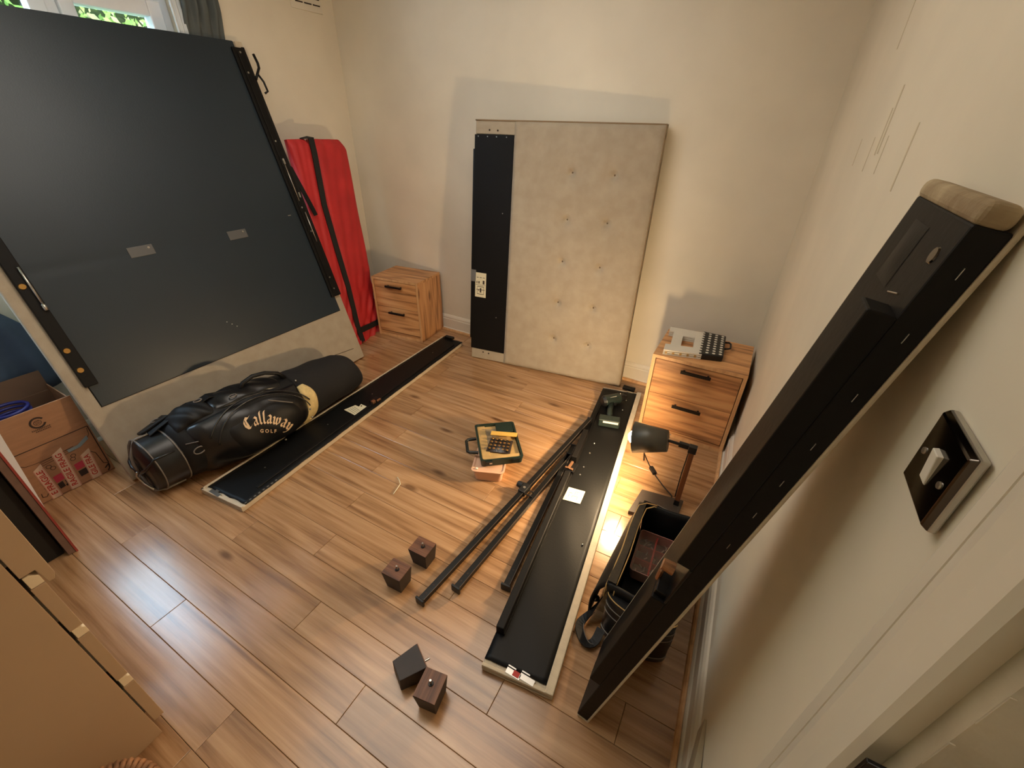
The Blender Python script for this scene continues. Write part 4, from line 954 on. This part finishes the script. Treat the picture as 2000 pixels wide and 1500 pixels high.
mb.build('braided_rim', M_wick, bk, smooth=True)

# ------------------------------------------------------------------ pink tub, green case, bag of batteries
A22 = math.radians(22)
tb = thing('plastic_tub', 'small pink plastic tub under the dark green case', 'tub', T((-.925, 1.306, 0)) @ Matrix.Rotation(A22, 4, 'Z'))
def rr_box(w0, d0, w1, d1, z0, z1, r=.02, n=5):   # rounded tapering ring of points
    def loop(w_, d_, z): 
        out = []
        for (cx, cy, a0) in ((w_ / 2 - r, -d_ / 2 + r, -90), (w_ / 2 - r, d_ / 2 - r, 0), (-w_ / 2 + r, d_ / 2 - r, 90), (-w_ / 2 + r, -d_ / 2 + r, 180)):
            for k in range(n + 1): a = R_(a0 + 90 * k / n); out.append(Vector((cx + r * math.cos(a), cy + r * math.sin(a), z)))
        return out
    return loop(w0, d0, z0), loop(w1, d1, z1)
def shell(w0, d0, w1, d1, z0, z1, t=.003, r=.02):
    a, b = rr_box(w0, d0, w1, d1, z0, z1, r); c, d = rr_box(w0 - 2 * t, d0 - 2 * t, w1 - 2 * t, d1 - 2 * t, z0 + t, z1, r); n = len(a)
    fs = [(i, (i + 1) % n, n + (i + 1) % n, n + i) for i in range(n)] + [(2 * n + i, 3 * n + i, 3 * n + (i + 1) % n, 2 * n + (i + 1) % n) for i in range(n)]
    fs += [(n + i, n + (i + 1) % n, 3 * n + (i + 1) % n, 3 * n + i) for i in range(n)] + [tuple(range(n))[::-1], tuple(range(2 * n, 3 * n))]
    return MB().add(a + b + c + d, fs)
OFF = Matrix.Translation((.077, .085, 0))
def off(mb, M): mb.v = [tuple(M @ Vector(v)) for v in mb.v]; return mb
off(shell(.135, .16, .155, .18, 0.001, .068), OFF).build('tub_body', M_tub, tb, world=False)
off(shell(.155, .18, .168, .193, .060, .072, .008), OFF).build('rim', M_tub, tb, world=False)
off(MB().box(-.068, .068, -.078, .078, .048, .062), OFF).build('contents', M_tubin, tb, world=False)
off(MB().ring((-.062, -.075, .06), (-.055, -.075, .075), .006, .006, 12), OFF).build('cap', M_wpl, tb, world=False)
A39 = math.radians(39)
gc = thing('tool_case', 'open dark green plastic case with carry handle sitting on the pink tub', 'tool case', T((-.897, 1.338, .0735)) @ Matrix.Rotation(A39, 4, 'Z'))
L = dict(parent=gc, world=False)
CWd, CDp, CH = .220, .305, .040
OF2 = Matrix.Translation((CWd / 2, CDp / 2, 0))
off(shell(CWd - .01, CDp - .01, CWd, CDp, 0, CH, .010, .016), OF2).build('case_body', M_green, **L)
MB().box(.014, CWd - .014, .014, CDp - .014, .022, .028).build('inner_tray', M_tray, bevel=.002, **L)
MB().box(.012, .055, .010, CDp - .012, .026, .033).build('liner_edge', M_tray, bevel=.003, **L)
MB().box(.012, CWd - .014, .010, .040, .026, .036).build('liner_edge', M_tray, bevel=.003, **L)
MB().box(CWd * .52, CWd - .012, CDp - .085, CDp - .010, .026, .039).build('lid_block', M_green, bevel=.003, **L)
MB().grid(16, 16, lambda u, v: Vector((.02 + .10 * u, .10 + .165 * v, .031 + .003 * math.sin(u * 7 + v * 3) * math.cos(v * 9)))).build('clear_sleeve', M_lighttray, parent=gc, world=False, smooth=True)
MB().tube([(-.002, .085, .024), (-.045, .092, .026), (-.055, .10, .026), (-.055, .185, .026), (-.045, .195, .026), (-.002, .20, .024)], .0085, 8).build('carry_handle', M_greenk, **L)
MB().box(.025, .06, -.006, .002, .008, .036).build('latch', M_greenk, bevel=.002, **L)
MB().box(.045, .058, -.0075, -.005, .020, .028).build('latch_pin', M_steel, **L)
MB().box(CWd - .06, CWd - .02, -.004, .002, .008, .036).build('latch', M_greenk, bevel=.002, **L)
bgz = .1075
pbq = [at(949, 879, 2, .115), at(996, 885, 2, .115), at(1002, 859, 2, .115), at(959, 853, 2, .115)]
pg = thing('battery_pouch', 'clear zip pouch holding gold-ended batteries on the green case', 'pouch', (pbq[0].x + .05, pbq[0].y + .05, bgz))
FP = quadF([Vector((q.x, q.y, .112)) for q in pbq], (0, 0, 1))
MB().grid(12, 12, lambda u, v: FP(-.05 + 1.15 * u, -.05 + 1.1 * v, .004 + .016 * math.sin(min(1, max(0, u)) * 3.14) * math.sin(v * 3.14) + .001 * math.sin(u * 20 + v * 13))).build('clear_film', M_film, pg, smooth=True)
zq = [at(958, 848, 2, .13), at(1009, 852, 2, .13), at(1011, 845, 2, .13), at(960, 841, 2, .13)]
MB().prism([(q.x, q.y) for q in zq],   .124, .129, lambda x, y, h: Vector((x, y, h))).build('zip_strip', mat('yellow_zip', (222, 176, 84), .5), pg, bevel=.001)
MB().prism([(q.x, q.y) for q in [pbq[0], pbq[1], pbq[2], pbq[3]]], .1075, .1085, lambda x, y, h: Vector((x, y, h))).build('pouch_bottom', M_ink, pg)
g0 = None
for r_ in range(4):
    for c_ in range(5):
        p = FP(.12 + .185 * c_ + .03 * r_ * 0, .14 + .235 * r_, 0)
        if g0 is None:
            g0 = thing('battery', 'gold-ended battery standing in the clear pouch on the green case', 'battery', (p.x, p.y, .109), 'batteries in the clear pouch')
            a = MB().ring((0, 0, 0), (0, 0, .012), .0078, .0078, 14).build('casing', M_bpl, g0, world=False); b = MB().ring((0, 0, .012), (0, 0, .0135), .0068, .006, 14).build('terminal', M_brass, g0, world=False)
            kids = [a, b]
        else:
            n_ = g0.copy(); COL.objects.link(n_); n_.location = (p.x, p.y, .109)
            for k in kids: kk = k.copy(); COL.objects.link(kk); kk.parent = n_

# ------------------------------------------------------------------ folded step stool on the right cabinet
ss = thing('step_stool', 'folded white plastic step stool with a dotted black top lying on the right cabinet', 'step stool', (-.1, 2.38, .4975))
zt = .4975
WQ = [Vector((-.270, 2.190, zt)), Vector((-.082, 2.235, zt)), Vector((-.112, 2.535, zt)), Vector((-.300, 2.520, zt))]
FW = quadF(WQ, (0, 0, 1))
def stile(w0, w1, n_):
    mb = MB()
    for (u0, u1, v0, v1) in ((0, 1, 0, .24), (0.0, 1, .80, 1), (.14, .42, .24, .80), (.76, 1, .24, .80), (.42, .76, .68, .80)):
        mb.box(u0, u1, v0, v1, w0, w1, F=FW)
    return mb.build(n_, M_wpl, ss, bevel=.001)
stile(.0, .009, 'frame_leaf'); stile(.0115, .0195, 'frame_leaf'); stile(.022, .031, 'frame_leaf')
mb = MB()
for k in range(5): mb.prism([(u, v) for u, v in ((.05 + .19 * k, -.002), (.11 + .19 * k, -.002), (.08 + .19 * k, .0))], .008, .022, FW)
mb.build('side_ribs', M_tray, ss)
BQ = [Vector((-.098, 2.232, zt)), Vector((.020, 2.262, zt)), Vector((.005, 2.545, zt)), Vector((-.118, 2.548, zt))]
FK = quadF(BQ, (0, 0, 1))
MB().box(0, 1, 0, 1, 0.0, .034, F=FK).build('tread', M_bpl, ss, bevel=.006)
mb = MB()
for c_ in range(4):
    for r_ in range(9):
        p = FK(.03 + .27 * c_ + (.02 if c_ else 0), .07 + .106 * r_, .0337); mb.ring(p, p + Vector((0, 0, .0012)), .0085 if c_ else .0095, .0075, 12)
dt = mb.build('grip_dots', M_wpl, ss)
MB().tube([FK(.99, .46, .018), FK(1.17, .47, .022), FK(1.25, .52, .022), FK(1.25, .72, .022), FK(1.17, .78, .022), FK(.99, .78, .018)], .005, 8).build('carry_handle', M_bpl, ss, smooth=True)

# ------------------------------------------------------------------ cordless drill lying on the right rail
dz = .032
dl = thing('cordless_drill', 'dark green cordless drill lying on the right floor rail by the lamp', 'drill', (-.5, 2.2, dz))
M_drill = mat('drill_shell', (34, 45, 41), .38, var=.15, vscale=40)
D0, D1 = at(1180, 783, 2, .07), at(1218, 775, 2, .07); B0, B1 = at(1175, 824, 2, .055), at(1208, 819, 2, .055)
ax = (D1 - D0).normalized(); 
for q in (D0, D1): q.z = dz + .036
MB().ring(D0, D0.lerp(D1, .78), .035, .033, 16).build('motor_body', M_drill, dl, bevel=.003)
MB().ring(D0 - ax * .014, D0, .024, .035, 16).build('rear_cap', M_bpl, dl)
MB().ring(D0.lerp(D1, .78), D1, .028, .024, 16).ring(D1, D1 + ax * .02, .018, .010, 12).build('chuck', M_bpl, dl)
gm = D0.lerp(D1, .42); bmx = B0.lerp(B1, .45); bmx.z = dz + .022; gm.z = dz + .024
MB().tube([gm, gm.lerp(bmx, .5) + Vector((-.006, 0, 0)), bmx], [.019, .016, .019], 10).build('grip', M_drill, dl, smooth=True)
MB().box(-.012, .012, -.01, .01, -.008, .008, F=lambda a, b, c: gm + ax * (a + .026) + (bmx - gm).normalized() * (b + .04) + Vector((0, 0, c))).build('trigger', M_bpl, dl, bevel=.002)
by = (bmx - gm).normalized(); bx = by.cross(Vector((0, 0, 1))).normalized()
Fb2 = lambda a, b, c: bmx + bx * -a + by * b + Vector((0, 0, c))
MB().box(-.060, .060, -.016, .040, -.021, .030, F=Fb2).build('battery_pack', M_drill, dl, bevel=.006)
MB().box(-.035, .052, .036, .042, .010, .022, F=Fb2).build('label_strip', M_wpl, dl)
for k in (-1, 0, 1): MB().sphere(tuple(D0.lerp(D1, .80) + Vector((0, 0, .0265)) + by * k * .010), .0028, 8, 5).build('setting_mark', M_wpl, dl)
MB().box(.0, .045, -.003, .003, .0, .002, F=lambda a, b, c: D0.lerp(D1, .3) + ax * a + by * (b + .018) + Vector((0, 0, .0285 + c))).build('lettering', M_wpl, dl)

# ------------------------------------------------------------------ desk lamp standing on the floor
lp = thing('desk_lamp', 'small desk lamp with black shade and wooden post standing lit on the floor', 'lamp', (-.05, 1.58, 0))
A_ = at(1226, 1004, 2, .0); 
bq = [(-.178, 1.485), (.022, 1.51), (.036, 1.68), (-.158, 1.655)]
MB().prism(bq, .0, .02, lambda x, y, h: Vector((x, y, h))).build('base', mat('lamp_base_grey', (84, 74, 66), .45, .3), lp, bevel=.002)
PX, PY = .008, 1.640
MB().box(PX - .012, PX + .012, PY - .012, PY + .012, .02, .05).build('post_socket', M_bpl, lp, bevel=.001)
MB().box(PX - .011, PX + .011, PY - .011, PY + .011, .05, .345).build('post', M_pole, lp, bevel=.0015)
MB().box(PX - .018, PX + .016, PY - .014, PY + .014, .338, .372).box(PX - .06, PX - .018, PY - .009, PY + .009, .35, .372).ring((PX - .06, PY, .361), (PX - .11, PY - .01, .368), .007, .007, 10).build('arm', M_bpl, lp, bevel=.002)
s0 = Vector((-.098, 1.625, .368)); s1 = Vector((-.240, 1.618, .338)); sd = (s1 - s0).normalized()
mb = MB(); mb.ring(s0, s1, .047, .071, 36, caps=False)
o = mb.build('shade', M_shade, lp, smooth=True, solid=.002)
MB().ring(s0 - sd * .001, s0 + sd * .004, .036, .047, 36).build('shade_cap', M_shade, lp, bevel=.001)
for a in (-.6, .6): q = s0 - sd * .002 + Vector((0, math.sin(a) * .03, math.cos(a) * .03)); MB().ring(q, q - sd * .003, .004, .003, 10).build('screw', M_steel, lp)
bu = s0.lerp(s1, .95)
MB().ring(s0 + sd * .006, s0.lerp(s1, .72), .018, .02, 16).build('bulb_holder', M_wpl, lp)
MB().sphere((0, 0, 0), .034, 24, 16, F=lambda x, y, z: bu + Vector((x, y, z))).build('bulb', emis('bulb_glow', (255, 220, 170), BULB_E), lp, smooth=True)
cb_ = [Vector((-.125, 1.63, .30)), Vector((-.19, 1.80, .03)), at(1258, 885, 2, .006), at(1268, 908, 2, .006), at(1281, 930, 2, .006), at(1296, 950, 2, .006), at(1311, 967, 2, .006), at(1316, 985, 2, .006)]
cc = []
for i in range(len(cb_) - 1):
    for k in range(4): cc.append(cb_[i].lerp(cb_[i + 1], k / 4))
cc.append(cb_[-1])
MB().tube(cc[6:], .003, 8).build('cable', M_cable, lp, smooth=True)
q = at(1275, 919, 2, .01); e_ = (cb_[4] - cb_[3]).normalized(); f_ = e_.cross(Vector((0, 0, 1)))
MB().box(-.026, .026, -.010, .010, -.008, .010, F=lambda a, b, c: Vector((q.x, q.y, .0105)) + e_ * a + f_ * b + Vector((0, 0, c))).build('inline_switch', M_bpl, lp, bevel=.003)
MB().tube([(PX - .012, PY + .012, .34), (PX - .016, PY + .016, .2), (PX - .014, PY + .014, .05)], .003, 6).build('cable', M_cable, lp)

# ------------------------------------------------------------------ tool bag behind the leaning rail
bgp = thing('tool_bag', 'open black tool bag with tan piping behind the leaning rail', 'bag', (.03, 1.1, 0))
x0, x1, y0, y1, zt_ = -.118, .105, .905, 1.345, .255
def wallbag(nme, P, t_, m=M_bag): return MB().grid(14, 8, lambda u, v: bil([Vector(p) for p in P], u, v) + Vector((.004 * math.sin(u * 9 + v * 4), .004 * math.cos(u * 7), 0))).build(nme, m, bgp, smooth=True, solid=t_)
wallbag('side_wall', [(x0 + .02, y0 + .02, .01), (x0 + .02, y1, .01), (x0 + .012, y1 - .01, zt_), (x0, y0 + .01, zt_)], .010)
wallbag('side_wall', [(x1, y0 + .02, .01), (x1, y1, .01), (x1, y1 - .01, zt_), (x1, y0 + .01, zt_)], .010)
wallbag('end_wall', [(x0 + .02, y1, .01), (x1, y1, .01), (x1, y1 - .01, zt_ + .005), (x0 + .012, y1 - .01, zt_)], .010)
wallbag('end_wall', [(x0 + .02, y0 + .02, .01), (x1, y0 + .02, .01), (x1, y0 + .01, zt_), (x0, y0 + .01, zt_)], .010)
MB().box(x0 + .02, x1, y0 + .02, y1, .002, .02).build('bag_base', M_bag, bgp, bevel=.004)
for dx, dz in ((-.008, .0), (.022, -.004)):
    pts = [Vector((x0 + dx, y0 + .0, zt_ - .06 + dz)), Vector((x0 + dx, y0 + .012, zt_ - .01 + dz)), Vector((x0 + dx + .002, y0 + .04, zt_ + dz))] + [Vector((x0 + dx + .006 * k / 6 + .004 * math.sin(k), y0 + .04 + (y1 - y0 - .08) * k / 6, zt_ + .002 + dz)) for k in range(1, 7)] + [Vector((x0 + dx + .03, y1 - .015, zt_ + .003 + dz)), Vector((x0 + dx + .07, y1 - .008, zt_ + .003 + dz))]
    MB().tube(pts, .0022, 6).build('piping', M_goldpipe, bgp, smooth=True)
MB().band([Vector((x0 + .007, y0 + .02 + (y1 - y0 - .04) * k / 8, zt_)) for k in range(9)], (0, 0, 1), .028, .003).build('zip_tape', mat('zip_tape_dark', (58, 46, 24), .7, var=.3, vscale=60), bgp)
MB().tube([(x0 + .06, y1 - .004, zt_ + .004), (x0 + .14, y1 - .012, zt_ - .004), (x1 - .02, y1 - .004, zt_ + .004)], .0018, 6).build('piping', M_pipe, bgp)
# front pocket and its piping
def ell(u, v, ex=0): 
    a = math.pi * (1.0 + u); return Vector((-.002 + (.110 + ex) * math.cos(a), y0 + .012 + (.042 + ex) * math.sin(a), .01 + .205 * v))
MB().grid(24, 6, ell).build('front_pocket', M_bagl, bgp, smooth=True, solid=.006)
MB().add([ell(i / 24, 1) for i in range(25)], [tuple(range(25))]).build('pocket_top', M_bag, bgp)
for v, e in ((1.02, .003), (.80, .004), (.62, .004), (.12, .004)): MB().tube([ell(i / 24, v, e) for i in range(1, 24)], .002, 6).build('piping', M_goldpipe if v > 1 else M_pipe, bgp, smooth=True)
# lid flap thrown open to the left
LFp = [Vector((x0 + .004, y0 + .03, .235)), Vector((x0 + .016, y1 - .02, .235)), Vector((-.150, 1.36, .045)), Vector((-.168, .93, .035))]
def lid(u, v):
    p = bil(LFp, u, v) + Vector((-.022 * math.sin(v * 3.14) * (1 - .5 * u), 0, .01 * math.sin(v * 3.14))); return p
MB().grid(18, 10, lid).build('lid_flap', M_bag, bgp, smooth=True, solid=.008)
# front strap loop lying on the floor
lpts = [(x0 - .004, y0 + .05, .17), (-.150, .93, .06), (-.176, .905, .014), (-.186, .88, .010), (-.165, .845, .010), (-.135, .822, .012), (-.112, .845, .014), (-.108, .890, .03)]
lp2 = []
for i in range(len(lpts) - 1):
    for k in range(3): lp2.append(Vector(lpts[i]).lerp(Vector(lpts[i + 1]), k / 3))
lp2.append(Vector(lpts[-1]))
for _ in range(2): lp2 = [lp2[0]] + [(lp2[i - 1] + lp2[i] * 2 + lp2[i + 1]) / 4 for i in range(1, len(lp2) - 1)] + [lp2[-1]]
MB().band(lp2, (0, .25, 1), .030, .005).build('strap', M_bag, bgp, bevel=.001)
MB().tube([p + Vector((.013, .006, .006)) for p in lp2[4:]], .0014, 5).build('strap_piping', M_pipe, bgp)
MB().sphere((-.158, .965, .075), .014, 12, 8, sc=(1, 1, .8)).build('strap_rivet', M_chrome, bgp, smooth=True)
# parts organiser in the bag
po = thing('parts_organiser', 'small clear-lidded parts box with red dividers inside the black tool bag', 'organiser', T((-.018, 1.19, .10)) @ Matrix.Rotation(R_(2), 4, 'Z'))
L = dict(parent=po, world=False)
shell(.125, .195, .135, .205, 0, .052, .003, .014).build('tray', mat('pale_pink_plastic', (196, 160, 150), .4), smooth=False, **L)
MB().box(-.06, .06, -.095, .095, .005, .008).build('tray_floor', mat('dark_contents', (96, 62, 54), .7, var=.4, vscale=60), **L)
MB().box(-.003, .003, -.095, .095, .008, .042).build('divider', M_redink, **L)
for y in (-.035, .03): MB().box(-.06, .06, y - .0015, y + .0015, .008, .042).build('divider', M_redink, **L)
rr = random.Random(2); mb = MB()
for i in range(40): 
    x, y = rr.uniform(-.052, .052), rr.uniform(-.085, .085); a = rr.uniform(0, 3); mb.ring((x, y, .012 + rr.random() * .012), (x + .014 * math.cos(a), y + .014 * math.sin(a), .014 + rr.random() * .012), .0022, .0022, 6)
sc = mb.build('loose_screws', M_steel, **L); sc['kind'] = 'stuff'
lidm = MB().box(-.066, .066, -.101, .101, .052, .055).build('lid', M_lid, bevel=.003, **L)
stand = MB().box(.14, .0, 0, 0, 0, 0)
# a folded dark cloth on which the organiser rests inside the bag
MB().grid(14, 14, lambda u, v: Vector((x0 + .03 + (x1 - x0 - .04) * u, y0 + .03 + (y1 - y0 - .04) * v, .088 + .006 * math.sin(u * 8) * math.cos(v * 9)))).build('inner_lining', M_bag, bgp, smooth=True)

# ------------------------------------------------------------------ thin curved offcut on the floor
tw = thing('cable_tie', 'thin curved cream cable tie lying alone on the floor', 'cable tie', (-1.23, 1.09, 0))
q = [at(776, 932, 2, .003), at(780, 938, 2, .004), at(782, 945, 2, .004), at(776, 954, 2, .004), at(768, 965, 2, .003)]
MB().tube(q, .0022, 6).build('tie', M_paper, tw, smooth=True)

# ------------------------------------------------------------------ glowing disc added on the ceiling, out of view, to brighten the room
cl_ = thing('fill_disc', 'added round warm fill disc, unseen above the middle of the room', 'fill light', (-.95, .9, HC - .09))
MB().ring((-.95, .9, HC - .001), (-.95, .9, HC - .05), .16, .16, 32).build('housing', M_wpl, cl_)
MB().ring((-.95, .9, HC - .05), (-.95, .9, HC - .085), .155, .13, 32).build('diffuser', emis('fill_glow', (255, 224, 180), FILL_E), cl_)
